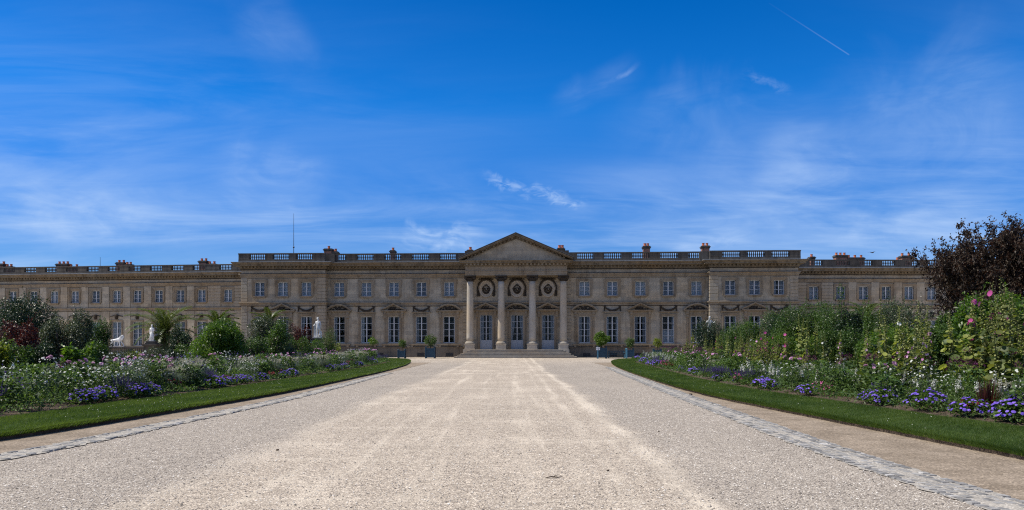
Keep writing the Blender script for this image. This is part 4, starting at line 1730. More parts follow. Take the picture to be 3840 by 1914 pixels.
# ---- grass blades on both lawns, thinner with distance
def grass(name, co, ci, side, seed):
    g = np.random.default_rng(seed)
    C = Cloud()
    mids = (co + ci) / 2
    seglen = np.linalg.norm(np.diff(mids, axis=0), axis=1)
    wid = np.linalg.norm(co - ci, axis=1)[:-1]
    dist = np.linalg.norm(mids[:-1], axis=1)
    for d0, d1, dens, bl, bw in ((5, 15, 5200, .042, .0055), (15, 22, 3600, .044, .008), (22, 34, 1700, .048, .012), (34, 90, 520, .055, .022)):
        sel = np.where((dist >= d0) & (dist < d1) & (mids[:-1, 1] > 3))[0]
        if len(sel) == 0: continue
        area = seglen[sel] * wid[sel]
        n = int(area.sum() * dens)
        i = g.choice(sel, n, p=area / area.sum())
        f = g.random(n)
        t = g.random(n) * 1.0
        edge = g.random(n) < .10
        t = np.where(edge, g.normal(0, .012, n), t)
        a = co[i] * (1 - f)[:, None] + co[i + 1] * f[:, None]
        b = ci[i] * (1 - f)[:, None] + ci[i + 1] * f[:, None]
        p = a * (1 - t)[:, None] + b * t[:, None]
        h = bl * g.uniform(.55, 1.35, n) * np.where(edge, 1.4, 1)
        z0 = np.where(t < 0.0, LAWN_H - .04, LAWN_H - .006)
        lean = g.normal(0, .45, (n, 2))
        lean[:, 0] += np.where(edge, -side * .55, 0)
        ang = g.random(n) * 6.283
        dx, dy = np.cos(ang) * bw / 2 * g.uniform(.7, 1.3, n), np.sin(ang) * bw / 2
        patch = .5 + .5 * np.sin(p[:, 0] * 2.1 + 1.3 * np.sin(p[:, 1] * .9)) * np.sin(p[:, 1] * 1.37 + 2 * np.sin(p[:, 0] * 1.1))
        T = np.clip(.55 * patch + g.normal(.22, .22, n), 0, 1)
        V = np.stack([np.stack([p[:, 0] - dx, p[:, 1] - dy, z0], 1), np.stack([p[:, 0] + dx, p[:, 1] + dy, z0], 1),
                      np.stack([p[:, 0] + lean[:, 0] * h, p[:, 1] + lean[:, 1] * h, z0 + h], 1)], 1).reshape(-1, 3)
        C.tris(V, np.arange(3 * n).reshape(n, 3), T)
    o = C.build(name, M['grass'])
    return tag(o, 'short green grass blades growing on the raised lawn strip', 'grass', kind='stuff')


o = grass('grass', cLO, cLI, -1, 21)
o['label'] = 'short mown grass of the lawn strip beside the statue flower bed'
o = grass('grass', cRO, cRI, 1, 22)
o['label'] = 'short mown grass of the lawn strip below the hollyhocks'

# small daisies in the turf
def daisies(co, ci, n, seed, label):
    g = np.random.default_rng(seed)
    i = g.integers(90, 300, n)
    t = g.random(n)
    p = co[i] * (1 - t)[:, None] + ci[i] * t[:, None]
    C = Cloud().discs(np.concatenate([p, np.full((n, 1), LAWN_H + .045)], 1), np.tile([0, -.3, 1.0], (n, 1)) + g.normal(0, .2, (n, 3)), g.uniform(.006, .011, n), .004)
    return tag(C.build('daisies', M['white']), label, 'daisies', kind='stuff')


# ---- loose stones on the path
def stones(name, n, y0, y1, r0, r1, seed):
    g = np.random.default_rng(seed)
    # denser towards the camera
    y = y0 * (y1 / y0) ** g.random(n)
    x = g.uniform(-1, 1, n) * np.minimum(7.0, y * .66)
    lim_l = np.interp(y, GL[:, 1], GL[:, 0]) + .3
    lim_r = np.interp(y, GR[:, 1], GR[:, 0]) - .3
    keep = (x > lim_l) & (x < lim_r)
    loose = ((x > 2.1 + .3 * np.sin(y * .9)) | (x < -3.9 + .3 * np.sin(y * .7))) | (g.random(n) < .45)
    keep &= loose
    x, y = x[keep], y[keep]
    n = len(x)
    r = r0 * (r1 / r0) ** (g.random(n) ** 2.2)
    base = np.array([(1, 0, 0), (0, 1, 0), (-1, 0, 0), (0, -1, 0), (0, 0, .75), (0, 0, -.4)], float)
    V = base[None] * g.uniform(.65, 1.3, (n, 6, 1)) * r[:, None, None]
    a = g.random(n) * 6.283
    ca, sa = np.cos(a)[:, None], np.sin(a)[:, None]
    V = np.stack([V[..., 0] * ca - V[..., 1] * sa, V[..., 0] * sa + V[..., 1] * ca, V[..., 2]], -1)
    V += np.stack([x, y, r * .25], 1)[:, None]
    f = np.array([(0, 1, 4), (1, 2, 4), (2, 3, 4), (3, 0, 4)])
    F = (np.arange(n) * 6)[:, None, None] + f[None]
    C = Cloud().tris(V.reshape(-1, 3), F.reshape(-1, 3), np.repeat(g.random(n), 4))
    m = M['pebble']
    return tag(C.build(name, m), 'loose grey and tan pebbles scattered over the gravel path', 'gravel', kind='stuff')


def mat_pebble():
    m, t, out = new_mat('pebble')
    at = t.add('ShaderNodeAttribute', attribute_name='tint')
    c = t.ramp(at.outputs['Fac'], [(0.0, (0.10, 0.09, 0.08)), (0.15, (0.22, 0.19, 0.17)), (0.5, (0.40, 0.355, 0.31)), (0.85, (0.52, 0.47, 0.41)), (1.0, (0.66, 0.62, 0.57))])
    principled(t, out, c, 0.85, 0.2)
    return m


M['pebble'] = mat_pebble()
stones('pebbles', 90000, 6.5, 30, .0055, .016, 31)
# ------------------------------------------------------------------ plants
M['lf_mid'] = mat_leaf('leaf_mid_green', (0.022, 0.056, 0.010), (0.085, 0.145, 0.028), .35, .45, .4)
M['lf_dark'] = mat_leaf('leaf_dark_glossy', (0.010, 0.026, 0.009), (0.030, 0.062, 0.019), .20, .42, .45)
M['lf_olive'] = mat_leaf('leaf_grey_olive', (0.028, 0.042, 0.020), (0.090, 0.115, 0.058), .22, .42, .45)
M['lf_bright'] = mat_leaf('leaf_bright_green', (0.035, 0.085, 0.010), (0.115, 0.195, 0.022), .42, .42, .4)
M['lf_lime'] = mat_leaf('leaf_yellow_green', (0.075, 0.120, 0.014), (0.235, 0.275, 0.035), .45, .45, .35)
M['lf_red'] = mat_leaf('leaf_wine_red', (0.030, 0.010, 0.010), (0.100, 0.030, 0.020), .30, .42, .4, (1.6, 0.9, 0.7))
M['lf_plum'] = mat_leaf('leaf_purple_plum', (0.022, 0.017, 0.012), (0.074, 0.050, 0.034), .22, .5, .25, (1.6, 0.9, 0.8))
M['lf_holly'] = mat_leaf('leaf_hollyhock', (0.040, 0.074, 0.018), (0.235, 0.255, 0.062), .40, .5, .3, None, .38)
M['lf_bed'] = mat_leaf('leaf_bedding', (0.030, 0.070, 0.015), (0.130, 0.195, 0.054), .35, .5, .3, None, .25)
M['lf_grey'] = mat_leaf('leaf_silver_grey', (0.055, 0.080, 0.055), (0.16, 0.19, 0.14), .30, .5, .3, None, .2)
M['lf_palm'] = mat_leaf('leaf_palm', (0.024, 0.046, 0.011), (0.085, 0.115, 0.030), .30, .42, .4)
M['bud'] = mat_leaf('bud_green', (0.16, 0.19, 0.060), (0.34, 0.34, 0.14), .3, .6, .2, None, .15)
M['stem'] = mat_leaf('stem_green', (0.045, 0.070, 0.018), (0.11, 0.13, 0.040), .1, .6, .2)
M['white'] = mat_leaf('petal_white', (0.55, 0.56, 0.50), (0.78, 0.78, 0.72), .35, .6, .2, (1, 1, 1))
M['violet'] = mat_leaf('petal_violet', (0.100, 0.055, 0.40), (0.26, 0.155, 0.66), .25, .7, .15, (1, 1, 1), .12)
M['salvia'] = mat_leaf('petal_dark_purple', (0.050, 0.022, 0.155), (0.15, 0.075, 0.36), .25, .7, .15, (1, 1, 1), .25)
M['lavender'] = mat_leaf('petal_lavender_grey', (0.085, 0.062, 0.135), (0.20, 0.155, 0.28), .2, .7, .15, (1, 1, 1), .25)
M['pink'] = mat_leaf('petal_pink', (0.50, 0.20, 0.42), (0.80, 0.52, 0.70), .3, .6, .2, (1, 1, 1), .15)
M['magenta'] = mat_leaf('petal_magenta', (0.30, 0.030, 0.135), (0.52, 0.095, 0.30), .3, .6, .2, (1.2, 1, 1), .2)
M['wine'] = mat_leaf('petal_wine', (0.075, 0.018, 0.055), (0.17, 0.042, 0.115), .3, .6, .2, (1.2, 1, 1), .25)
M['crimson'] = mat_leaf('petal_crimson', (0.10, 0.008, 0.016), (0.22, 0.018, 0.034), .3, .6, .2, (1.2, 1, 1), .2)
M['plume'] = mat_leaf('grass_plume', (0.34, 0.32, 0.22), (0.62, 0.60, 0.46), .4, .8, .1, (1, 1, 1), .15)

daisies(cLO, cLI, 260, 41, 'tiny white daisies dotted in the turf beside the statue flower bed')
daisies(cRO, cRI, 70, 42, 'tiny white daisies dotted in the turf below the hollyhocks')


def sph(n, flat=1.0):
    d = rdir(n)
    d[:, 2] *= flat
    return d


def leaf_mass(C, lobes, n, L, W, up=.45, spread=.75, shell=.55, tmin=0.0, droop=.18):
    """leaves through a set of lobes (x, y, z, rx, ry, rz), denser towards each lobe's outside"""
    lobes = np.asarray(lobes, float)
    vol = (lobes[:, 3] * lobes[:, 4] * lobes[:, 5]) ** (2 / 3)
    k = rng.choice(len(lobes), n, p=vol / vol.sum())
    d = rdir(n)
    rad = shell + (1 - shell) * rng.random(n) ** .7
    rad = np.where(rng.random(n) < .07, rad * rng.uniform(1.0, 1.22, n), rad)
    P = lobes[k, :3] + d * lobes[k, 3:6] * rad[:, None]
    N = unit(d * .55 + np.array([0, 0, up]) + rng.normal(size=(n, 3)) * spread)
    D = unit(np.cross(N, rdir(n)) + d * .5 + np.array([0, 0, -.25]))
    tint = np.clip(rng.normal(.42, .28, n) + .12 * np.sin(k * 2.4), tmin, 1)
    C.leaves(P, D, N, L * rng.uniform(.65, 1.3, n), W * rng.uniform(.7, 1.25, n), tint, droop)
    return P


def lobes_for(rx, ry, h, nl, zlo=.25, r=.36):
    out = [(0, 0, h * .42, rx * .62, ry * .62, h * .40)]
    for i in range(nl):
        a = rng.random() * 6.283
        q = rng.uniform(.35, .80)
        z = rng.uniform(zlo, .84)
        env = math.sqrt(max(.08, 1 - ((z - .42) / .60) ** 2))
        s = r * rng.uniform(.65, 1.2)
        out.append((math.cos(a) * rx * q * env, math.sin(a) * ry * q * env, h * z, rx * s, ry * s, h * s * .62))
    return out


def sprigs(C, lobes, n, L, W, length=.35, per=9, tint=.6):
    """single shoots that break the outline"""
    lobes = np.asarray(lobes)
    for _ in range(n):
        l = lobes[rng.integers(len(lobes))]
        d = unit(rng.normal(size=(1, 3)) + np.array([[0, 0, .9]]))[0]
        p = l[:3] + d * l[3:6] * .85
        dd = unit((d + np.array([0, 0, .7]) + rng.normal(0, .3, 3))[None])[0]
        q = p + dd * length * rng.uniform(.6, 1.5)
        C.stems([p], [q], .008, .003, tint)
        f = np.linspace(.15, 1, per)[:, None]
        P = p + (q - p) * f
        D = unit(dd * .5 + rng.normal(size=(per, 3)))
        C.leaves(P, D, unit(rng.normal(size=(per, 3)) + [0, 0, .8]), L * .9, W * .9, np.clip(rng.normal(tint, .2, per), 0, 1))


def trunk_mb(h, r, n=5, spread=.5, base=0.0):
    mb = MB()
    for i in range(n):
        a = 6.283 * i / n + random.uniform(-.3, .3)
        s = spread * random.uniform(.4, 1.0)
        mb.tube([(math.cos(a) * r * .6, math.sin(a) * r * .6, base), (math.cos(a) * s * .35, math.sin(a) * s * .35, h * .4), (math.cos(a) * s, math.sin(a) * s, h * .85)], [r, r * .7, r * .25], 6)
    return mb


def shrub(px0, px1, ytop, Y, mat, leaf, n, label, group=None, depth=.85, nl=16, sp=20, name='shrub', cat='shrub', hmin=None, up=.45, shell=.5, width_l=.5, r=.36):
    xc = ((px0 + px1) / 2 - 1920) / FOC * Y
    rx = (px1 - px0) / 2 / FOC * Y
    h = EYE + (HZ - ytop) / FOC * Y - .12
    C = Cloud()
    lb = lobes_for(rx, rx * depth, h, nl, r=r)
    # fit the lobes to the wanted height and width
    kz = h / max(l[2] + .92 * l[5] for l in lb)
    kx = 2 * rx / (max(l[0] + .92 * l[3] for l in lb) - min(l[0] - .92 * l[3] for l in lb))
    ox = (max(l[0] + .92 * l[3] for l in lb) + min(l[0] - .92 * l[3] for l in lb)) / 2
    lb = [((l[0] - ox) * kx, l[1], l[2] * kz, l[3] * kx, l[4], l[5] * kz) for l in lb]
    leaf_mass(C, lb, int(n * 1.5), leaf, leaf * width_l, up=up, shell=shell)
    sprigs(C, lb, sp, leaf, leaf * width_l, .14 * h)
    root = tag(empty(name, (xc, Y, .12)), label, cat, group)
    C.build('foliage', mat, root)
    trunk_mb(h * .8, .05 + .012 * h, 6, rx * .55).build('stem', M['bark'], root, smooth=True)
    return root


# ---- shrubs of the bed with the statues (left of the path)
shrub(-110, 178, 1100, 33, M['lf_dark'], .085, 15000, 'tall dark glossy evergreen shrub at the outer end of the statue bed', nl=20, sp=40)
shrub(-30, 148, 1205, 28, M['lf_red'], .075, 8000, 'wine red leaved shrub below the tall dark evergreen', nl=14, sp=34, name='smoke_bush')
shrub(128, 330, 1160, 30, M['lf_olive'], .065, 13000, 'grey-olive glossy shrub between the wine red shrub and the stone lion', nl=18, sp=46)
shrub(290, 408, 1203, 37, M['lf_mid'], .10, 6000, 'mid green pointed-leaf shrub just before the stone lion', nl=12, sp=26, width_l=.34)
shrub(-40, 46, 1292, 24, M['lf_lime'], .075, 3200, 'low yellow-green shrub under the wine red shrub', nl=10, sp=16, depth=1.0)
shrub(232, 348, 1300, 24, M['lf_bright'], .13, 1500, 'low broad-leaved green plant with a large pale dahlia bloom', nl=9, sp=10, name='dahlia_bush', cat='plant')
shrub(632, 740, 1222, 44, M['lf_dark'], .085, 6000, 'dark glossy shrub in front of the larger palm', nl=13, sp=24)
shrub(660, 800, 1268, 40, M['lf_mid'], .08, 4500, 'low mid green shrub between the dark glossy shrub and the bright round one', nl=10, sp=20)
shrub(712, 930, 1196, 38, M['lf_bright'], .11, 11000, 'bright green rounded shrub before the smaller palm', nl=18, sp=34, width_l=.42)
shrub(915, 1092, 1182, 46, M['lf_olive'], .085, 9500, 'tall loose olive-green shrub in front of the palace pavilion', nl=17, sp=36)
shrub(985, 1085, 1200, 43, M['lf_mid'], .10, 2600, 'leafy light green shrub growing against the tall olive-green one', nl=9, sp=26)
shrub(1085, 1165, 1212, 56, M['lf_red'], .085, 3800, 'small dark red shrub beside the marble back-view statue', nl=10, sp=20, name='smoke_bush')
shrub(1040, 1172, 1248, 50, M['lf_mid'], .085, 4200, 'low green shrub in front of the small dark red one', nl=11, sp=18)
shrub(1196, 1262, 1228, 62, M['lf_mid'], .09, 2800, 'pointed green shrub on the doorway side of the back-view statue', nl=9, sp=22, width_l=.3)
shrub(1120, 1210, 1272, 60, M['lf_bright'], .08, 2200, 'low green shrub hiding the foot of the back-view statue', nl=8, sp=14)
shrub(410, 560, 1318, 40, M['lf_lime'], .075, 3800, 'low yellow-green shrub below the stone lion and balusters', nl=12, sp=18)
shrub(520, 660, 1300, 46, M['lf_olive'], .07, 3200, 'low olive shrub at the foot of the robed statue pedestal', nl=10, sp=16)

shrub(-60, 120, 1270, 26, M['lf_mid'], .085, 4500, 'low green shrub filling the ground below the wine red shrub', nl=12, sp=16)
shrub(90, 250, 1285, 27, M['lf_dark'], .075, 4200, 'low dark shrub at the foot of the grey-olive shrub', nl=12, sp=16)
shrub(240, 398, 1278, 33, M['lf_mid'], .08, 4500, 'low green shrub in front of the pointed-leaf shrub', nl=12, sp=18)
shrub(380, 500, 1312, 36, M['lf_olive'], .07, 2800, 'low grey-green shrub in front of the terrace balustrade', nl=10, sp=14)
shrub(900, 1010, 1262, 42, M['lf_mid'], .08, 3600, 'low green shrub between the bright round shrub and the olive one', nl=10, sp=16)
shrub(1010, 1110, 1275, 46, M['lf_olive'], .07, 2800, 'low olive shrub at the foot of the tall olive-green one', nl=10, sp=14)

# ---- shrubs of the hollyhock bed (right of the path)
shrub(2596, 2728, 1197, 60, M['lf_dark'], .080, 12000, 'rounded dark grey-green shrub hiding the third marble statue', nl=34, sp=20, r=.46)
shrub(2700, 2790, 1222, 54, M['lf_mid'], .085, 4200, 'small mid green shrub next to the rounded dark one', nl=10, sp=16)
shrub(2775, 2965, 1165, 48, M['lf_mid'], .085, 14000, 'broad green shrub in front of the right palace pavilion', nl=20, sp=40)
shrub(2900, 3130, 1132, 44, M['lf_mid'], .085, 17000, 'tallest part of the green shrub row below the palace corner', nl=22, sp=50)
shrub(2960, 3080, 1260, 40, M['lf_bright'], .08, 6500, 'lower bright green shrub standing before the green shrub row', nl=13, sp=20)
shrub(3105, 3260, 1160, 40, M['lf_dark'], .10, 7500, 'dark leafy shrub carrying tall upright shoots below the wing windows', nl=13, sp=40)
shrub(3290, 3530, 1118, 36, M['lf_olive'], .09, 13000, 'grey-green shrub at the foot of the purple-leaved tree', nl=20, sp=46, width_l=.32)
shrub(3470, 3660, 1185, 30, M['lf_mid'], .105, 9000, 'leafy green shrub between hollyhocks and the purple-leaved tree', nl=15, sp=34)
shrub(3585, 3900, 1105, 25.5, M['lf_bright'], .13, 12000, 'tall bright green shrub with yellow young leaves under the purple-leaved tree', nl=20, sp=60, width_l=.42)
shrub(3700, 3960, 1240, 21.5, M['lf_mid'], .12, 7000, 'mid green shrub in front of the tall bright green one', nl=13, sp=26)

for (a, b, yt, Y, m, lf, n, lb) in (
        (2690, 2880, 1200, 51, 'lf_mid', .085, 8000, 'green shrub behind the first hollyhocks'),
        (2850, 3060, 1156, 46.5, 'lf_dark', .085, 9000, 'dark green shrub in the middle of the shrub row'),
        (3060, 3290, 1140, 42, 'lf_mid', .085, 10000, 'wide green shrub beyond the dark leafy one'),
        (3230, 3420, 1135, 38, 'lf_mid', .09, 9000, 'green shrub below the far wing, next to the grey-green one'),
        (2800, 2990, 1248, 42.5, 'lf_bright', .08, 7000, 'low fresh green shrub in front of the broad green one'),
        (3050, 3250, 1225, 37.5, 'lf_mid', .085, 8000, 'green shrub half way up the hollyhock bank'),
        (3220, 3450, 1212, 33, 'lf_bright', .09, 9000, 'fresh green shrub among the pink hollyhocks'),
        (3420, 3640, 1215, 27.5, 'lf_mid', .10, 9000, 'green shrub among the hollyhocks nearest the viewer'),
        (3600, 3800, 1225, 23.0, 'lf_bright', .11, 7000, 'fresh green shrub just before the tall bright green one')):
    shrub(a, b, yt, Y, M[m], lf, n, lb, nl=18, sp=34, r=.40)

# upright shoots of the dark shrub under the wing windows
def shooting_plant(px, ytop, Y, label, lean=(0, 0), n=34, leaf=.11):
    x = (px - 1920) / FOC * Y
    h = EYE + (HZ - ytop) / FOC * Y - .12
    C = Cloud()
    root = tag(empty('leafy_shoot', (x, Y, .12)), label, 'shrub')
    pts = [(lean[0] * (t ** 2), lean[1] * t, h * t) for t in np.linspace(0, 1, 7)]
    MB().tube(pts, [.035, .03, .026, .02, .016, .012, .006], 5).build('stem', M['bark'], root)
    P = np.array(pts)
    for t in np.linspace(.35, 1.0, n):
        c = np.array([np.interp(t, np.linspace(0, 1, 7), P[:, i]) for i in range(3)])
        k = 9
        d = unit(rng.normal(size=(k, 3)) + [0, 0, .3])
        C.leaves(c + d * .10, d, unit(rng.normal(size=(k, 3)) + [0, 0, .8]), leaf, leaf * .42, np.clip(rng.normal(.45, .25, k), 0, 1))
    C.build('foliage', M['lf_mid'], root)
    return root


shooting_plant(3160, 1076, 40, 'tall upright leafy shoot before the second wing window', (-.1, 0))
shooting_plant(3205, 1122, 40, 'side-leaning leafy shoot next to the tall upright one', (.65, 0), 26)

# ---- palms behind the statue bed
def palm(px, ycrown, half_px, ytop, Y, label, nf=52):
    x = (px - 1920) / FOC * Y
    zc = EYE + (HZ - ycrown) / FOC * Y
    fl = half_px / FOC * Y
    zt = EYE + (HZ - ytop) / FOC * Y
    root = tag(empty('palm_tree', (x, Y, 0)), label, 'palm tree', 'palm trees behind the statue bed')
    tr = MB()
    prof = []
    k = 14
    for i in range(k):
        z = zc * i / (k - 1)
        prof += [(.24 + .05 * (i % 2), z)]
    tr.lathe(prof, 0, 0, 0, 10)
    for i in range(24):
        a = i * 2.4
        z = zc - .1 - .04 * i
        tr.tube([(.22 * math.cos(a), .22 * math.sin(a), z), (.42 * math.cos(a), .42 * math.sin(a), z + .22)], [.06, .02], 4)
    tr.build('trunk', M['bark'], root)
    C = Cloud()
    up = zt - zc
    for i in range(nf):
        a = i * 2.39996
        el = R(88 - 110 * (i / nf) ** 1.15) + random.uniform(-.1, .1)
        L = fl * random.uniform(.95, 1.2) * (1.05 if el < .8 else max(1.05, up / fl * 1.42))
        hd = np.array([math.cos(a), math.sin(a), 0])
        m = 26
        pts = []
        p = np.array([0, 0, zc])
        e = el
        for s in range(m):
            pts.append(p.copy())
            p = p + (hd * math.cos(e) + np.array([0, 0, math.sin(e)])) * L / m * 1.12
            e -= (.055 + .02 * (1 - math.sin(max(el, 0))))
        pts = np.array(pts)
        C.stems(pts[:-1], pts[1:], .02, .016, .8)
        tg = unit(np.gradient(pts, axis=0))
        side = unit(np.cross(tg, [0, 0, 1.0]))
        nrm = np.cross(side, tg)
        q = np.linspace(0, 1, m)
        ll = L * .19 * np.sin(PI * np.clip(q * .92 + .08, 0, 1)) ** .6 + .05
        for s in (-1, 1):
            for off in (0, .5):
                P = pts + tg * off * L / m
                D = side * s * .75 + tg * .75 + nrm * .32 + rng.normal(0, .10, (m, 3))
                C.leaves(P[3:], D[3:], (nrm + side * s * -.4)[3:], ll[3:], .085, np.clip(rng.normal(.45 + .3 * math.sin(el), .2, m - 3), 0, 1), .22, .03)
    C.build('crown', M['lf_palm'], root)
    return root


palm(620, 1262, 92, 1166, 91, 'largest palm tree, standing behind the robed statue')
palm(815, 1232, 66, 1172, 80, 'smaller palm tree half hidden by the bright green shrub', 28)
palm(1010, 1228, 50, 1170, 82, 'palm tree whose fronds just show above the olive-green shrub', 24)
palm(3250, 1215, 70, 1150, 70, 'palm tree with fronds behind the hollyhock bed shrubs', 24)

# ---- purple-leaved tree
def plum_tree():
    X, Y = 18.75, 29.5
    root = tag(empty('purple_leaf_tree', (X, Y, .1)), 'dark purple-leaved tree with a wide loose crown beside the far wing', 'tree')
    st = random.getstate()
    random.seed(77)
    tr = MB()
    C = Cloud()
    tips = []
    def limb(p, d, L, r, lev):
        d = d.normalized()
        pts = [p]
        q = p
        dd = d.copy()
        for k in range(4):
            dd = (dd + Vector((random.uniform(-.22, .22), random.uniform(-.22, .22), random.uniform(-.06, .16)))).normalized()
            q = q + dd * L / 4
            pts.append(q)
        tr.tube(pts, [r, r * .86, r * .72, r * .6, r * .48], 6 if lev < 2 else 4)
        if lev >= 3:
            tips.append((pts[2], dd)); tips.append((pts[4], dd))
            return
        if lev == 2:
            tips.append((pts[4], dd))
        for k in range((4, 4, 4)[lev]):
            a = random.uniform(0, 6.283)
            tilt = random.uniform(.5, 1.05)
            ax = dd.orthogonal().normalized()
            ax.rotate(Matrix.Rotation(a, 3, dd))
            nd = (dd * math.cos(tilt) + ax * math.sin(tilt))
            nd.z = nd.z * .8 + .12
            limb(pts[random.choice((2, 3, 4))], nd, L * random.uniform(.62, .80), r * .48, lev + 1)
    tr.tube([(0, 0, -.1), (.04, 0, .6), (.0, .0, 1.5)], [.22, .17, .16], 9)
    for k in range(7):
        a = 6.283 * k / 7 + .4
        limb(Vector((0, 0, 1.45 + .12 * (k % 3))), Vector((math.cos(a), math.sin(a), random.uniform(.55, 1.7))), 2.0, .10, 0)
    random.setstate(st)
    tr.build('trunk', M['bark'], root, smooth=True)
    P = np.array([t[0] for t in tips])
    Dv = np.array([t[1] for t in tips])
    n = len(P)
    # short leafy twigs at every branch end
    m = 3
    k = np.repeat(np.arange(n), m)
    td = unit(Dv[k] + rng.normal(0, .75, (n * m, 3)) + [0, 0, .15])
    Lt = rng.uniform(.18, .50, n * m)
    Q = P[k] + td * Lt[:, None]
    C.stems(P[k], Q, .007, .003, .2)
    per = 17
    kk = np.repeat(np.arange(n * m), per)
    f = rng.uniform(.1, 1.05, len(kk))[:, None]
    B = P[k][kk] + (Q - P[k])[kk] * f + rng.normal(0, .05, (len(kk), 3))
    D = unit(td[kk] * .4 + rng.normal(size=(len(kk), 3)) + [0, 0, -.45])
    N = unit(rng.normal(size=(len(kk), 3)) + [0, 0, .6])
    C.leaves(B, D, N, rng.uniform(.085, .145, len(kk)), rng.uniform(.046, .072, len(kk)), np.clip(rng.normal(.45, .28, len(kk)), 0, 1), .15)
    C.build('crown', M['lf_plum'], root)
    root.scale = (.84, .84, 1.10)
    return n

n_tips = plum_tree()
print('plum tips', n_tips)
# ------------------------------------------------------------------ flower plants (one of each kind, then copies)
def proto(name, fol, fmat, parts):
    """root mesh = foliage; parts = [(name, Cloud, mat)]"""
    root = empty(name)
    ch = [fol.build('foliage', fmat, root)] + [c.build(nm, m, root) for nm, c, m in parts]
    PROTO_KIDS[root] = ch
    return root


def bushy(C, n, rx, h, L, W, z0=.0, up=.5):
    a = rng.random(n) * 6.283
    z = z0 + (h - z0) * rng.random(n) ** .8
    r = rx * np.sqrt(rng.random(n)) * np.sqrt(np.clip(1.15 - (z / h) ** 2, .1, 1))
    P = np.stack([np.cos(a) * r, np.sin(a) * r, z], 1)
    out = np.stack([np.cos(a), np.sin(a), np.full(n, .35)], 1)
    D = unit(out + rng.normal(0, .5, (n, 3)))
    N = unit(rng.normal(0, .6, (n, 3)) + [0, 0, 1 if up else .3])
    C.leaves(P, D, N, L * rng.uniform(.6, 1.3, n), W * rng.uniform(.7, 1.3, n), np.clip(rng.normal(.4, .26, n), 0, 1), .25)


def ageratum():
    F = Cloud()
    bushy(F, 420, .36, .33, .085, .055)
    n = 76
    d = rdir(n)
    d[:, 2] = np.abs(d[:, 2]) * .9 + .12
    d = unit(d)
    c = d * [.40, .40, .36] + [0, 0, .06] + rng.normal(0, .02, (n, 3))
    B = Cloud()
    B.discs(c, d + [0, 0, .6] + rng.normal(0, .25, (n, 3)), rng.uniform(.026, .046, n), rng.uniform(.014, .026, n), None, 7)
    F.stems(c * [.45, .45, .3], c, .005, .004, .3)
    return proto('ageratum_mound', F, M['lf_bed'], [('blossoms', B, M['violet'])])


def spiky(name, mat, h, n, rx, fm='lf_bed', sw=.022, nl=170, florets=26):
    F = Cloud()
    bushy(F, nl, rx, h * .62, .085, .030)
    a = rng.random(n) * 6.283
    r = rx * np.sqrt(rng.random(n))
    b = np.stack([np.cos(a) * r * .5, np.sin(a) * r * .5, np.full(n, .05)], 1)
    t = np.stack([np.cos(a) * r * 1.15, np.sin(a) * r * 1.15, h * rng.uniform(.72, 1.08, n)], 1)
    F.stems(b, t, .004, .003, .5)
    B = Cloud()
    k = np.repeat(np.arange(n), florets)
    q = rng.uniform(.60, 1.0, len(k))
    P = b[k] + (t - b)[k] * q[:, None]
    dd = rng.normal(size=(len(k), 3))
    dd[:, 2] = .25
    dd = unit(dd)
    B.leaves(P, dd, unit(rng.normal(size=(len(k), 3)) + [0, 0, .8]), sw * rng.uniform(.8, 1.5, len(k)) * (1.25 - .6 * (q - .6) / .4), sw * .7, None, .1)
    return proto(name, F, M[fm], [('flower_sprays', B, M[mat])])


def snapdragon(n, h):
    F = Cloud()
    bushy(F, 190, .26, h * .66, .085, .024)
    B = Cloud()
    for i in range(n):
        a = rng.random() * 6.283
        r = .26 * math.sqrt(rng.random())
        hh = h * rng.uniform(.62, 1.05)
        base = np.array([math.cos(a) * r * .5, math.sin(a) * r * .5, .05])
        tip = np.array([math.cos(a) * r * 1.3, math.sin(a) * r * 1.3, hh])
        F.stems([base], [tip], .006, .004, .5)
        m = 24
        q = np.sort(rng.uniform(rng.uniform(.50, .66), .97, m))
        P = base + (tip - base) * q[:, None]
        an = np.arange(m) * 2.4
        d = np.stack([np.cos(an), np.sin(an), np.full(m, .15)], 1)
        w = .050 * rng.uniform(.6, 1.2, m) * (1.15 - .75 * (q - .5) / .48)
        B.leaves(P, d, np.stack([-.3 * np.cos(an), -.3 * np.sin(an), np.ones(m)], 1), w * 1.15, w, None, .35, .2)
        B.discs(P + d * w[:, None] * .8, d, w * .42, w * .3, None, 5)
    return proto('snapdragon', F, M['lf_bed'], [('flower_sprays', B, M['white'])])


def dahlia(mat, nb, h=.95, r=.062):
    F = Cloud()
    bushy(F, 190, .34, h * .85, .125, .075)
    B = Cloud()
    for i in range(nb):
        a = rng.random() * 6.283
        rr = .36 * math.sqrt(rng.random())
        c = np.array([math.cos(a) * rr, math.sin(a) * rr, h * rng.uniform(.78, 1.08)])
        F.stems([c * [.4, .4, .1]], [c], .007, .005, .5)
        nn = np.array([math.cos(a) * .6, math.sin(a) * .6 - .5, .7])
        nn /= np.linalg.norm(nn)
        R0 = r * rng.uniform(.75, 1.2)
        for lay, (tilt, lr) in enumerate(((.15, 1.0), (.55, .85), (1.1, .6))):
            m = 11
            an = np.arange(m) * 6.283 / m + lay * .3
            A = np.cross(nn, [.2, .9, .3]); A /= np.linalg.norm(A)
            Bv = np.cross(nn, A)
            d = A * np.cos(an)[:, None] + Bv * np.sin(an)[:, None] + nn * tilt
            B.leaves(np.tile(c, (m, 1)), d, np.tile(nn, (m, 1)) - d * .2, R0 * lr, R0 * .42, None, .05, .1)
    return proto('dahlia_plant', F, M['lf_bed'], [('blossoms', B, M[mat])])


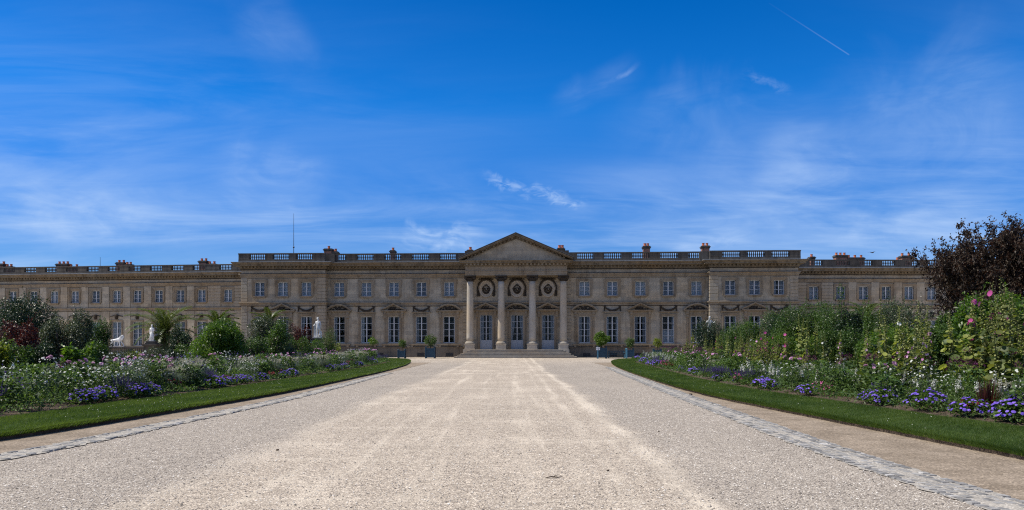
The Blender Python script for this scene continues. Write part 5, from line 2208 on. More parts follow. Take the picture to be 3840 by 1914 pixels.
def hollyhock(h, ns, mat, nfl):
    F = Cloud()
    Bd = Cloud()
    B = Cloud()
    for s in range(ns):
        a = rng.random() * 6.283
        rr = .16 * s
        base = np.array([math.cos(a) * rr, math.sin(a) * rr, 0])
        hh = h * rng.uniform(.78, 1.0) if s else h
        lean = rng.normal(0, .05, 2)
        tip = base + [lean[0] * hh, lean[1] * hh, hh]
        F.stems([base], [tip], .013, .006, .6)
        # broad lobed leaves, larger below
        m = 54
        q = rng.uniform(.04, .86, m) ** 1.1
        an = rng.random(m) * 6.283
        P = base + (tip - base) * q[:, None]
        d = np.stack([np.cos(an), np.sin(an), rng.uniform(-.2, .5, m)], 1)
        pl = .16 * (1.15 - q)
        P2 = P + d * pl[:, None]
        F.stems(P, P2, .003, .003, .6)
        sz = .19 * (1.15 - q) * rng.uniform(.7, 1.2, m)
        nrm = unit(d * .5 + [0, 0, .9] + rng.normal(0, .45, (m, 3)))
        F.discs(P2 + d * (sz * .45)[:, None], nrm, sz * .62, -sz * .10, np.clip(rng.normal(.45, .28, m), 0, 1), 7)
        # buds and seed cases up the stalk
        m = 46
        q = np.linspace(.46, 1.0, m)
        an = np.arange(m) * 2.4 + rng.normal(0, .3, m)
        d = np.stack([np.cos(an), np.sin(an), np.full(m, .5)], 1)
        P = base + (tip - base) * q[:, None]
        rb = .023 * (1.25 - .75 * (q - .46) / .54)
        Bd.discs(P + d * .030, d, rb, rb * 1.0, None, 5)
        Bd.discs(P + d * .030, -d, rb, rb * .8, None, 5)
        m = 12
        q = rng.uniform(.4, .9, m)
        an = rng.random(m) * 6.283
        d = np.stack([np.cos(an), np.sin(an), np.full(m, .2)], 1)
        F.leaves(base + (tip - base) * q[:, None], d, np.tile([0, 0, 1.], (m, 1)) + rng.normal(0, .4, (m, 3)), .09, .05, None, .3)
        if nfl:
            k = max(1, nfl)
            q = rng.uniform(.42, .92, k)
            an = rng.uniform(0, 6.283, k)
            d = np.stack([np.cos(an), np.sin(an), np.full(k, .25)], 1)
            c = base + (tip - base) * q[:, None] + d * .075
            B.discs(c, d, .054 * rng.uniform(.8, 1.2, k), -.022, None, 8)
    parts = [('bud_sprays', Bd, M['bud'])]
    if nfl: parts.append(('blossoms', B, M[mat]))
    return proto('hollyhock', F, M['lf_holly'], parts)


def cleome(mat='wine', h=1.25, n=6):
    F = Cloud()
    bushy(F, 170, .26, h * .78, .11, .032)
    B = Cloud()
    for i in range(n):
        a = rng.random() * 6.283
        r = .26 * math.sqrt(rng.random())
        c = np.array([math.cos(a) * r, math.sin(a) * r, h * rng.uniform(.80, 1.05)])
        F.stems([c * [.4, .4, .05]], [c], .006, .004, .5)
        m = 30
        d = rdir(m)
        B.leaves(c + d * [.055, .055, .05], d, rdir(m), .036, .016, None, .1)
        B.stems(c + d * .05, c + d * .12, .0015, .001, .3)
    return proto('spider_flower', F, M['lf_bed'], [('blossoms', B, M[mat])])


def fountain_grass():
    F = Cloud()
    n = 240
    a = rng.random(n) * 6.283
    for seg in range(2):
        sp = rng.uniform(.15, .42, n)
        P = np.stack([np.cos(a) * .04, np.sin(a) * .04, np.zeros(n)], 1)
        Mid = np.stack([np.cos(a) * sp * .55, np.sin(a) * sp * .55, rng.uniform(.40, .62, n)], 1)
        Tip = np.stack([np.cos(a) * sp * 1.5, np.sin(a) * sp * 1.5, rng.uniform(.30, .62, n)], 1)
    F.leaves(P, Mid - P, np.stack([np.cos(a), np.sin(a), np.full(n, .3)], 1), np.linalg.norm(Mid - P, axis=1), .010, None, 0, 0)
    F.leaves(Mid - (Mid - P) * .1, Tip - Mid, np.tile([0, 0, 1.], (n, 1)), np.linalg.norm(Tip - Mid, axis=1) * 1.1, .009, None, .1, 0)
    B = Cloud()
    k = 26
    a = rng.random(k) * 6.283
    for i in range(k):
        r = rng.uniform(.08, .42)
        b = np.array([math.cos(a[i]) * r, math.sin(a[i]) * r, .72 - r * .35 + rng.uniform(-.08, .08)])
        t = b + np.array([math.cos(a[i]) * .075, math.sin(a[i]) * .075, rng.uniform(.02, .075)])
        F.stems([[b[0] * .1, b[1] * .1, .05]], [b], .0025, .002, .8)
        m = 30
        q = rng.random(m)
        d = rdir(m)
        B.leaves(b + (t - b) * q[:, None], d + (t - b) * 3, rdir(m), .034, .009, None, .1)
    return proto('fountain_grass', F, M['lf_grey'], [('plume_sprays', B, M['plume'])])


def small_flowers(name, mat, n, h, rx, r, fm='lf_bed', leaf=(.07, .026), nl=200):
    F = Cloud()
    bushy(F, nl, rx, h * .85, *leaf)
    a = rng.random(n) * 6.283
    rr = rx * 1.08 * np.sqrt(rng.random(n))
    z = h * rng.uniform(.45, 1.06, n)
    P = np.stack([np.cos(a) * rr, np.sin(a) * rr, z], 1)
    F.stems(P * [.5, .5, .4], P, .003, .002, .5)
    d = np.stack([np.cos(a) * .6, np.sin(a) * .6 - .35, np.full(n, .75)], 1) + rng.normal(0, .3, (n, 3))
    B = Cloud().discs(P, d, r * rng.uniform(.7, 1.35, n), r * .25, None, 6)
    return proto(name, F, M[fm], [('blossoms', B, M[mat])])


def red_tuft():
    F = Cloud()
    n = 150
    a = rng.random(n) * 6.283
    sp = rng.uniform(.05, .40, n)
    T = np.stack([np.cos(a) * sp, np.sin(a) * sp, rng.uniform(.35, .75, n)], 1)
    F.leaves(np.zeros((n, 3)), T, np.stack([np.cos(a), np.sin(a), np.full(n, .5)], 1), np.linalg.norm(T, axis=1), .022, None, .12, 0)
    return proto('red_grass', F, M['lf_red'], [])


P_AG = [ageratum() for _ in range(3)]
P_SAL = [spiky('purple_salvia', 'salvia', .72, 46, .34) for _ in range(2)]
P_LAV = [spiky('lavender_salvia', 'lavender', .98, 34, .36, 'lf_bed', .020) for _ in range(3)]
P_SNAP = [snapdragon(3, .95), snapdragon(4, .85), snapdragon(2, 1.08)]
P_DPINK = [dahlia('pink', 6), dahlia('pink', 4, 1.05, .07)]
P_DWHITE = [dahlia('white', 7, .85, .055)]
P_DWINE = [dahlia('wine', 5, 1.15, .055)]
P_HB = [hollyhock(2.3, 3, 'pink', 0), hollyhock(1.8, 2, 'pink', 0), hollyhock(2.5, 2, 'pink', 0)]
P_HP = [hollyhock(2.45, 2, 'pink', 4), hollyhock(2.2, 2, 'pink', 3)]
P_HM = [hollyhock(2.35, 2, 'magenta', 3), hollyhock(2.1, 3, 'wine', 2)]
P_HW = [hollyhock(2.3, 2, 'white', 3)]
P_CL = [cleome('wine', 1.3, 4), cleome('wine', 1.05, 5), cleome('wine', 1.15, 3)]
P_FG = [fountain_grass() for _ in range(2)]
P_WF = [small_flowers('white_cosmos', 'white', 34, .85, .34, .026), small_flowers('white_cosmos', 'white', 26, 1.0, .32, .022, 'lf_grey')]
P_CR = [small_flowers('crimson_bedding', 'crimson', 26, .34, .26, .032), small_flowers('crimson_bedding', 'magenta', 40, .40, .28, .022)]
P_PV = [small_flowers('verbena', 'salvia', 46, .95, .36, .022, 'lf_bed', (.06, .02), 120)]
P_GP = [small_flowers('leafy_plant', 'white', 4, .75, .38, .018, 'lf_bed', (.13, .055), 300), small_flowers('leafy_plant', 'wine', 4, .95, .36, .018, 'lf_bed', (.12, .045), 300)]
P_RT = [red_tuft()]
ALL_PROTOS = [o for L in (P_AG, P_SAL, P_LAV, P_SNAP, P_DPINK, P_DWHITE, P_DWINE, P_HB, P_HP, P_HM, P_HW, P_CL, P_FG, P_WF, P_CR, P_PV, P_GP, P_RT) for o in L]
used = set()
counts = {}


def plant(protos_, x, y, label, cat, group, scale=1.0, zs=1.0, z=.15):
    o = protos_[random.randrange(len(protos_))]
    rz = random.uniform(0, 6.283)
    s = scale * random.uniform(.88, 1.12)
    sc = (s * random.uniform(.85, 1.15), s * random.uniform(.85, 1.15), s * zs * random.uniform(.92, 1.08))
    if o in used:
        o = dup(o)
    else:
        used.add(o)
    o.location = (x, y, z)
    o.rotation_euler = (random.uniform(-.05, .05), random.uniform(-.05, .05), rz)
    o.scale = sc
    tag(o, label, cat, group, 'thing')
    counts[group] = counts.get(group, 0) + 1
    return o


def edge_x(side, y):
    c = cRI if side > 0 else cLI
    c = c[:int(NS * .80)]
    return float(np.interp(y, c[:, 1], c[:, 0]))


def at_px(side, px, t):
    """distance along the bed at which a plant t metres behind the lawn is seen in that photo column"""
    lo, hi = 8.0, 76.0
    for _ in range(50):
        y = (lo + hi) / 2
        x = edge_x(side, y) + side * t
        v = (x / y) * FOC * side
        if v > abs(px - 1920): lo = y
        else: hi = y
    return edge_x(side, y) + side * t, y


BN = {-1: 'the statue bed', 1: 'the hollyhock bed'}


def where(y):
    return 'near the viewer' if y < 24 else ('midway along' if y < 42 else 'towards the palace')


# violet mounds along both lawn edges
mounds = {1: (2392, 2415, 2440, 2462, 2560, 2604, 2695, 2782, 2862, 2890, 3025, 3270, 3310, 3475, 3635, 3815),
          -1: (308, 345, 392, 512, 560, 803, 835, 892, 920, 978, 1062, 1092, 1235, 1262, 1290, 1343, 1400)}
ordn = ['nearest', 'second', 'third', 'fourth', 'fifth', 'sixth', 'seventh', 'eighth', 'ninth', 'tenth', 'eleventh', 'twelfth', 'thirteenth', 'fourteenth', 'fifteenth', 'sixteenth', 'seventeenth', 'eighteenth', 'nineteenth', 'twentieth']
for side in (1, -1):
    pts = [at_px(side, px, random.uniform(.38, .62)) for px in mounds[side]]
    pts.sort(key=lambda p: p[1])
    for i, (x, y) in enumerate(pts):
        plant(P_AG, x, y, f'violet-blue ageratum mound at the lawn edge of {BN[side]}, {ordn[i]} from the viewer' if i else f'violet-blue ageratum mound nearest the viewer at the lawn edge of {BN[side]}',
              'flowers', f'violet mounds edging {BN[side]}', random.uniform(.72, 1.05), .95)


def scatter(side, n, t0, t1, y0, y1, protos_, label, cat, group, scale=1.0, zs=1.0, clump=None, power=1.0, sgap=.0, zfun=None):
    """plants strewn in one band of the bed, seen-density biased towards the viewer"""
    made = 0
    cs = None
    if clump:
        cs = [(random.uniform(t0, t1), y0 * (y1 / y0) ** random.random()) for _ in range(clump)]
    for _ in range(n):
        if cs:
            ct, cy = random.choice(cs)
            t = min(max(ct + random.gauss(0, .35), t0), t1)
            y = min(max(cy + random.gauss(0, .55 + .02 * cy), y0), y1)
        else:
            t = random.uniform(t0, t1)
            y = y0 * (y1 / y0) ** (random.random() ** power)
        x = edge_x(side, y) + side * t
        s = scale * (zfun(t, y) if zfun else 1.0)
        lb = label.replace('@', where(y))
        plant(protos_, x, y, lb, cat, group + ' ' + where(y), s, zs)


HB, SB = BN[1], BN[-1]
# hollyhock bed
scatter(1, 96, .7, 2.6, 14, 74, P_SNAP, f'white snapdragon clump with upright spikes in {HB}, @', 'flowers', f'white snapdragons in {HB}', 1.0, 1.0, 30)
scatter(1, 24, .35, 1.3, 12, 70, P_SAL, f'dark purple salvia clump low in {HB}, @', 'flowers', f'purple salvias in {HB}', .92, .85, 16)
scatter(1, 8, .25, .6, 12, 60, P_CR, f'low crimson bedding plant at the lawn edge of {HB}, @', 'flowers', f'crimson bedding in {HB}', 1.0)
scatter(1, 70, .5, 2.8, 13, 70, P_GP, f'leafy green plant among the flowers of {HB}, @', 'plant', f'leafy plants in {HB}', 1.0)
scatter(1, 36, 1.9, 3.4, 14, 68, P_CL, f'wine purple spider flower in the middle rows of {HB}, @', 'flowers', f'wine spider flowers in {HB}', 1.0)
scatter(1, 10, .8, 1.8, 13, 55, P_DPINK, f'pink dahlia plant in {HB}, @', 'flowers', f'pink dahlias in {HB}', 1.0)
scatter(1, 8, 1.6, 2.6, 14, 55, P_DWINE, f'dark wine dahlia plant in {HB}, @', 'flowers', f'wine dahlias in {HB}', 1.0)
scatter(1, 30, .9, 2.4, 13, 66, P_WF, f'small-flowered white plant in {HB}, @', 'flowers', f'small white flowers in {HB}', .9)
scatter(1, 5, 1.1, 2.0, 13, 45, P_FG, f'pale fountain grass tuft in {HB}, @', 'grass tuft', f'fountain grass in {HB}', 1.0)
hz = lambda t, y: (.70 + .14 * (t - 2.0)) * random.uniform(.72, 1.18) * (1.18 if y < 25 else 1.0)
scatter(1, 66, 2.1, 4.8, 14.5, 60, P_HB, f'hollyhock in bud with yellow-green leaves in {HB}, @', 'flowers', f'budding hollyhocks in {HB}', .95, 1.0, 24, 1, 0, hz)
scatter(1, 30, 2.1, 4.4, 15, 58, P_HP, f'hollyhock with pink blooms in {HB}, @', 'flowers', f'pink hollyhocks in {HB}', .98, 1.0, 14, 1, 0, hz)
scatter(1, 34, 2.1, 4.4, 15, 58, P_HM, f'hollyhock with deep magenta blooms in {HB}, @', 'flowers', f'magenta hollyhocks in {HB}', .98, 1.0, 14, 1, 0, hz)
scatter(1, 10, 2.6, 4.6, 15, 50, P_HW, f'hollyhock with white blooms in {HB}, @', 'flowers', f'white hollyhocks in {HB}', .98, 1.0, None, 1, 0, hz)
x, y = at_px(1, 3700, 1.0)
plant(P_RT, x, y, 'dark red grass tuft behind the near violet mounds of the hollyhock bed', 'grass tuft', 'red grass tufts', 1.1)

# statue bed
scatter(-1, 40, 1.2, 3.8, 15, 74, P_LAV, f'grey-purple salvia clump with thin spikes in {SB}, @', 'flowers', f'grey-purple salvias in {SB}', .95, 1.0, 18)
scatter(-1, 20, .35, 1.5, 14, 74, P_SAL, f'dark purple salvia clump low in {SB}, @', 'flowers', f'purple salvias in {SB}', .85, 1.0, 15)
scatter(-1, 50, .8, 3.0, 23, 74, P_FG, f'pale fountain grass tuft in {SB}, @', 'grass tuft', f'fountain grass in {SB}', 1.15, 1.0, 16)
scatter(-1, 60, .6, 3.0, 15, 74, P_WF, f'small-flowered white plant in {SB}, @', 'flowers', f'small white flowers in {SB}', 1.02, 1.0, 18)
scatter(-1, 30, 1.0, 3.2, 16, 74, P_SNAP, f'white snapdragon clump with upright spikes in {SB}, @', 'flowers', f'white snapdragons in {SB}', .85)
scatter(-1, 34, .9, 3.0, 17, 70, P_DPINK, f'pink dahlia plant in {SB}, @', 'flowers', f'pink dahlias in {SB}', 1.0, 1.0, 10)
scatter(-1, 8, .5, 2.0, 15, 60, P_DWHITE, f'white dahlia plant in {SB}, @', 'flowers', f'white dahlias in {SB}', .9)
scatter(-1, 96, .4, 3.8, 14, 74, P_GP, f'leafy green plant among the flowers of {SB}, @', 'plant', f'leafy plants in {SB}', 1.08)
scatter(-1, 8, .3, 1.0, 14, 60, P_CR, f'low crimson bedding plant at the lawn edge of {SB}, @', 'flowers', f'crimson bedding in {SB}', 1.0)
scatter(-1, 20, 1.2, 3.0, 17, 74, P_PV, f'purple verbena with thin stems in {SB}, @', 'flowers', f'purple verbenas in {SB}', 1.0)
scatter(-1, 8, 1.5, 3.0, 18, 60, P_CL, f'wine purple spider flower in {SB}, @', 'flowers', f'wine spider flowers in {SB}', .9)
for px, t in ((1235, 4.5), (1250, 5.0), (1268, 4.2), (1282, 4.8), (1300, 4.2), (1312, 4.6), (1222, 5.2), (1260, 4.7), (1292, 5.0)):
    x, y = at_px(-1, px, t)
    plant(P_HB, x, y, 'fading hollyhock standing at the doorway end of the statue bed', 'flowers', 'fading hollyhocks of the statue bed', .85)
for o in ALL_PROTOS:
    if o not in used:
        for c in PROTO_KIDS[o]: bpy.data.objects.remove(c)
        bpy.data.objects.remove(o)


# ---- the close-set leaves that fill both beds between the plants
def bed_fill(side, n, seed, label):
    g = np.random.default_rng(seed)
    C = Cloud()
    y = 10 * (78 / 10) ** g.random(n)
    t = g.uniform(.12, 6.0, n) ** 1.0
    c = (cRI if side > 0 else cLI)[:int(NS * .8)]
    x = np.interp(y, c[:, 1], c[:, 0]) + side * t
    bump = .5 + .5 * np.sin(x * 2.7 + 1.7 * np.sin(y * 1.3)) * np.sin(y * 2.1 + 1.5 * np.sin(x * 1.9))
    hmax = (.16 + .30 * np.clip(t / 1.2, 0, 1) + .25 * np.clip((t - 1.2) / 2.5, 0, 1)) * (.55 + .6 * bump)
    if side > 0: hmax *= 1.15
    z = .12 + hmax * g.random(n) ** .6
    size = .055 + .0012 * y
    N = g.normal(0, .6, (n, 3)) + [0, 0, .8]
    N /= np.linalg.norm(N, axis=1, keepdims=True)
    D = g.normal(0, 1, (n, 3)) + [0, 0, .35]
    C.leaves(np.stack([x, y, z], 1), D, N, size * g.uniform(.6, 1.5, n), size * g.uniform(.25, .5, n), np.clip(g.normal(.35, .25, n) + .15 * (bump - .5), 0, 1), .2)
    return tag(C.build('bed_foliage', M['lf_bed']), label, 'ground cover', kind='stuff')


bed_fill(1, 60000, 51, 'low green leaves covering the soil of the hollyhock bed')
bed_fill(-1, 60000, 52, 'low green leaves covering the soil of the statue bed')
print('plants', sum(counts.values()))
# ------------------------------------------------------------------ statues, terrace wall, planters, bench, sign, bird, twig
def skin_fig(name, joints, bones, root, mat, parent=None, loc=(0, 0, 0), rz=0.0, scale=1.0, sub=2):
    keys = list(joints)
    me = bpy.data.meshes.new(name)
    me.from_pydata([tuple(c * scale for c in joints[k][:3]) for k in keys], [(keys.index(a), keys.index(b)) for a, b in bones], [])
    o = link(name, me, mat, parent, loc, rz)
    sk = o.modifiers.new('skin', 'SKIN')
    sk.use_smooth_shade = True
    for i, k in enumerate(keys):
        v = me.skin_vertices[0].data[i]
        r = joints[k][3]
        r = r if hasattr(r, '__len__') else (r, r)
        v.radius = (r[0] * scale, r[1] * scale)
        v.use_root = (k == root)
    sb = o.modifiers.new('sub', 'SUBSURF')
    sb.levels = sb.render_levels = sub
    return o


def pedestal(name, loc, rz, h, w, label, mat='balu'):
    mb = MB()
    mb.box(-w * .60, w * .60, -w * .60, w * .60, 0, .22)
    mb.box(-w * .5, w * .5, -w * .5, w * .5, .22, h - .22)
    mb.box(-w * .58, w * .58, -w * .58, w * .58, h - .22, h - .12)
    mb.box(-w * .64, w * .64, -w * .64, w * .64, h - .12, h)
    o = mb.build(name, M[mat], None, loc, rz)
    return tag(o, label, 'pedestal')


def at(px, py, Y):
    return ((px - 1920) / FOC * Y, Y, EYE + (HZ - py) / FOC * Y)


def face_bits(mb, c, r, fwd, up=(0, 0, 1)):
    f = Vector(fwd).normalized()
    s = f.cross(Vector(up)).normalized()
    c = Vector(c)
    mb.ball(tuple(c + f * r * 1.02 - Vector((0, 0, r * .12))), (r * .16, r * .22, r * .26), 6, 5)
    mb.ball(tuple(c + f * r * .92 - Vector((0, 0, r * .55))), (r * .28, r * .18, r * .10), 6, 4)
    for k in (-1, 1):
        mb.ball(tuple(c + f * r * .84 + s * r * .36 * k + Vector((0, 0, r * .08))), (r * .15, r * .12, r * .10), 6, 4)
        mb.ball(tuple(c + s * r * .92 * k), (r * .12, r * .2, r * .28), 6, 4)


# standing man seen from behind, cloak over one arm, weight on one leg
def back_statue():
    Y = 83.0
    x, y, zb = at(1193, 1268, Y)
    H = (1268 - 1190) / FOC * Y
    pedestal('statue_pedestal', (x, Y, 0), 0, zb, 1.0, 'stone pedestal under the back-view statue, hidden by shrubs')
    root = tag(empty('marble_statue', (x, Y, zb), 0), 'white marble statue of a standing man seen from behind, cloak over one arm', 'statue')
    s = H / 1.9
    J = {'hip': (0.02, 0, .95, (.155, .12)), 'waist': (0.0, .01, 1.13, (.135, .10)), 'chest': (-.02, .02, 1.36, (.185, .12)), 'neck0': (-.02, .02, 1.52, .075), 'neck': (-.02, .03, 1.60, .06), 'head': (-.045, .05, 1.74, (.09, .105)), 'top': (-.05, .05, 1.84, .07),
         'shl': (-.20, .02, 1.46, .075), 'ell': (-.30, .02, 1.18, .052), 'wrl': (-.36, .16, 1.06, .036), 'hal': (-.37, .23, 1.05, .036),
         'shr': (.17, .02, 1.46, .075), 'elr': (.235, .03, 1.18, .052), 'wrr': (.235, .08, .95, .036), 'har': (.23, .11, .86, .036),
         'kl': (-.07, .02, .52, .075), 'al': (-.09, -.02, .10, .045), 'fl': (-.10, .14, .05, .042), 'thl': (-.07, 0, .82, .105),
         'thr': (.12, .0, .82, .105), 'kr': (.16, .10, .55, .072), 'ar': (.10, -.12, .20, .045), 'fr': (.09, -.02, .07, .042)}
    B = [('hip', 'waist'), ('waist', 'chest'), ('chest', 'neck0'), ('neck0', 'neck'), ('neck', 'head'), ('head', 'top'), ('chest', 'shl'), ('shl', 'ell'), ('ell', 'wrl'), ('wrl', 'hal'), ('chest', 'shr'), ('shr', 'elr'), ('elr', 'wrr'), ('wrr', 'har'),
         ('hip', 'thl'), ('thl', 'kl'), ('kl', 'al'), ('al', 'fl'), ('hip', 'thr'), ('thr', 'kr'), ('kr', 'ar'), ('ar', 'fr')]
    skin_fig('body', J, B, 'hip', M['marble'], root, scale=s)
    cl = MB()
    v = []
    f = []
    nx, nz = 16, 12
    for j in range(nz + 1):
        z = 1.14 - 1.06 * j / nz
        for i in range(nx + 1):
            q = i / nx
            w = .075 + .055 * j / nz
            xx = -.33 + .03 * j / nz + (q - .5) * 2 * w
            v.append((xx * s, (.06 + .035 * math.sin(q * 19) + .02 * j / nz) * s, z * s))
    for j in range(nz):
        for i in range(nx):
            a = j * (nx + 1) + i
            f.append((a, a + 1, a + nx + 2, a + nx + 1))
    n0 = len(v)
    v2 = [(p[0], p[1] + .05 * s, p[2]) for p in v]
    f2 = [tuple(n0 + k for k in q[::-1]) for q in f]
    cl.raw(v + v2, f + f2)
    cl.tube([(-.42 * s, .10 * s, 1.12 * s), (-.33 * s, .05 * s, 1.17 * s), (-.24 * s, .06 * s, 1.12 * s)], .075 * s, 8)
    cl.build('cloak', M['marble'], root, smooth=True)
    hb = MB()
    face_bits(hb, (-.045 * s, .05 * s, 1.76 * s), .10 * s, (-.2, 1, 0))
    for k in range(26):
        a = random.uniform(0, 6.28)
        e = random.uniform(.1, 1.4)
        hb.ball((-.048 * s + .092 * s * math.cos(a) * math.cos(e), .04 * s + .10 * s * math.sin(a) * math.cos(e), 1.775 * s + .105 * s * math.sin(e)), .028 * s, 6, 4)
    hb.build('hair', M['marble'], root, smooth=True)
    b = MB()
    b.box(-.42 * s, .34 * s, -.26 * s, .26 * s, -.0, .05 * s)
    b.tube([(.22 * s, .12 * s, .04 * s), (.24 * s, .14 * s, .5 * s), (.22 * s, .12 * s, .62 * s)], [.09 * s, .07 * s, .06 * s], 8)
    b.build('base', M['marble'], root)


back_statue()


def robed_statue():
    Y = 85.0
    x, y, zb = at(570, 1280, Y)
    H = (1280 - 1217) / FOC * Y
    s = H / 1.82
    pedestal('statue_pedestal', (x, Y, 0), 0, zb - .30, 1.25, 'dark weathered stone pedestal carrying the robed statue')
    mb = MB().box(-.55, .55, -.45, .45, 0, .12)
    mb.box(-.46, .46, -.38, .38, .12, .24)
    mb.box(-.50, .50, -.40, .40, .24, .30)
    tag(mb.build('statue_plinth', M['balu'], None, (x, Y, zb - .30)), 'stepped dark stone plinth directly under the robed statue', 'plinth')
    root = tag(empty('marble_statue', (x, Y, zb), 0), 'white marble statue of a robed standing figure with one arm hanging down', 'statue')
    J = {'hip': (0, 0, .92, (.17, .14)), 'waist': (0, 0, 1.10, (.145, .115)), 'chest': (0, 0, 1.34, (.175, .13)), 'neck0': (0, 0, 1.47, .075), 'neck': (.0, -.01, 1.54, .06), 'head': (.015, -.03, 1.66, (.088, .10)), 'top': (.015, -.03, 1.76, .07),
         'shl': (-.18, 0, 1.40, .07), 'ell': (-.225, .0, 1.10, .05), 'wrl': (-.225, -.04, .84, .036), 'hal': (-.22, -.07, .74, .036),
         'shr': (.18, 0, 1.40, .07), 'elr': (.22, -.02, 1.14, .055), 'wrr': (.08, -.20, 1.08, .04), 'har': (.0, -.21, 1.10, .036),
         'kn': (0.01, -.01, .5, (.19, .15)), 'hem': (.0, 0, .10, (.22, .19)), 'ft': (-.03, -.17, .05, .05)}
    B = [('hip', 'waist'), ('waist', 'chest'), ('chest', 'neck0'), ('neck0', 'neck'), ('neck', 'head'), ('head', 'top'), ('chest', 'shl'), ('shl', 'ell'), ('ell', 'wrl'), ('wrl', 'hal'), ('chest', 'shr'), ('shr', 'elr'), ('elr', 'wrr'), ('wrr', 'har'), ('hip', 'kn'), ('kn', 'hem'), ('hem', 'ft')]
    skin_fig('body', J, B, 'hip', M['marble'], root, scale=s)
    fo = MB()
    for k in range(11):
        a = -PI * .95 + k * PI * .9 / 10
        r = .19 + .02 * (k % 2)
        fo.tube([(.12 * math.cos(a) * s, .10 * math.sin(a) * s, 1.05 * s), (r * math.cos(a) * s, r * .8 * math.sin(a) * s, .5 * s), ((r + .04) * math.cos(a) * s, (r + .02) * .85 * math.sin(a) * s, .06 * s)], [.02 * s, .032 * s, .038 * s], 5)
    fo.tube([(-.17 * s, -.08 * s, 1.40 * s), (.02 * s, -.15 * s, 1.22 * s), (.17 * s, -.12 * s, 1.05 * s), (.20 * s, .03 * s, .95 * s)], [.05 * s, .06 * s, .06 * s, .05 * s], 6)
    fo.build('robe_folds', M['marble'], root, smooth=True)
    hb = MB()
    face_bits(hb, (.015 * s, -.03 * s, 1.68 * s), .095 * s, (.25, -1, 0))
    for k in range(24):
        a = random.uniform(0, 6.28)
        e = random.uniform(.25, 1.4)
        hb.ball((.015 * s + .088 * s * math.cos(a) * math.cos(e), -.02 * s + .095 * s * math.sin(a) * math.cos(e), 1.70 * s + .10 * s * math.sin(e)), .027 * s, 6, 4)
    hb.build('hair', M['marble'], root, smooth=True)
    MB().box(-.30 * s, .30 * s, -.26 * s, .26 * s, 0, .05 * s).build('base', M['marble'], root)


robed_statue()


def bust_statue():
    Y = 82.0
    x, y, zh = at(2660, 1187, Y)
    H = 2.15
    s = H / 1.82
    zb = zh - H
    pedestal('statue_pedestal', (x, Y, 0), 0, max(zb, .4), 1.0, 'stone pedestal of the third marble statue, behind the rounded dark shrub')
    root = tag(empty('marble_statue', (x, Y, zb), 0), 'white marble statue whose head and shoulders show above the rounded dark shrub', 'statue')
    J = {'hip': (0, 0, .92, (.16, .13)), 'waist': (0, 0, 1.10, (.14, .115)), 'chest': (0, 0, 1.34, (.19, .13)), 'neck0': (0, 0, 1.48, .075), 'neck': (.01, .0, 1.55, .06), 'head': (.025, -.02, 1.67, (.088, .10)), 'top': (.025, -.02, 1.76, .07),
         'shl': (-.19, 0, 1.40, .075), 'ell': (-.29, -.02, 1.14, .052), 'wrl': (-.24, -.14, .96, .038), 'hal': (-.20, -.20, .92, .036),
         'shr': (.19, 0, 1.40, .075), 'elr': (.33, -.03, 1.24, .052), 'wrr': (.40, -.18, 1.30, .038), 'har': (.42, -.25, 1.34, .036),
         'thl': (-.09, 0, .80, .10), 'kl': (-.10, -.02, .50, .072), 'al': (-.10, .02, .10, .045), 'fl': (-.10, -.12, .05, .042),
         'thr': (.09, 0, .80, .10), 'kr': (.11, -.06, .50, .072), 'ar': (.12, .0, .10, .045), 'fr': (.13, -.13, .05, .042)}
    B = [('hip', 'waist'), ('waist', 'chest'), ('chest', 'neck0'), ('neck0', 'neck'), ('neck', 'head'), ('head', 'top'), ('chest', 'shl'), ('shl', 'ell'), ('ell', 'wrl'), ('wrl', 'hal'), ('chest', 'shr'), ('shr', 'elr'), ('elr', 'wrr'), ('wrr', 'har'),
         ('hip', 'thl'), ('thl', 'kl'), ('kl', 'al'), ('al', 'fl'), ('hip', 'thr'), ('thr', 'kr'), ('kr', 'ar'), ('ar', 'fr')]
    skin_fig('body', J, B, 'hip', M['marble'], root, scale=s)
    hb = MB()
    face_bits(hb, (.025 * s, -.02 * s, 1.69 * s), .095 * s, (.3, -1, 0))
    for k in range(24):
        a = random.uniform(0, 6.28)
        e = random.uniform(.25, 1.4)
        hb.ball((.025 * s + .088 * s * math.cos(a) * math.cos(e), -.01 * s + .095 * s * math.sin(a) * math.cos(e), 1.71 * s + .10 * s * math.sin(e)), .027 * s, 6, 4)
    hb.build('hair', M['marble'], root, smooth=True)
    MB().box(-.30 * s, .30 * s, -.26 * s, .26 * s, 0, .05 * s).build('base', M['marble'], root)


bust_statue()

# terrace balustrade below the far wing and the lion that stands on it
Yt = 87.0
xl, _, zt = at(408, 1300, Yt)
xr, _, _ = at(545, 1300, Yt)
def terrace():
    mb = MB()
    x0, x1 = xl - 16.0, xr + .4
    mb.box(x0, x1, -.22, .22, 0, .42)
    mb.box(x0, x1, -.24, .24, zt - .20, zt)
    c = x0
    k = 0
    bal = []
    while c < x1 - .1:
        if k % 12 == 0:
            mb.box(c, min(c + .55, x1), -.20, .20, .42, zt - .20)
            c += .58
        else:
            bal.append(c + .11)
            c += .22
        k += 1
    root = mb.build('terrace_balustrade', M['balu'], None, (0, Yt, 0))
    h = zt - .62
    b = MB()
    for c in bal:
        b.lathe([(.09, 0), (.09, .06 * h), (.05, .12 * h), (.095, .38 * h), (.06, .62 * h), (.045, .78 * h), (.085, .90 * h), (.085, h)], c, 0, .42, 8, False)
    b.build('balusters', M['balu'], root)
    tag(root, 'weathered stone terrace balustrade in front of the far wing, carrying the lion', 'balustrade')


terrace()


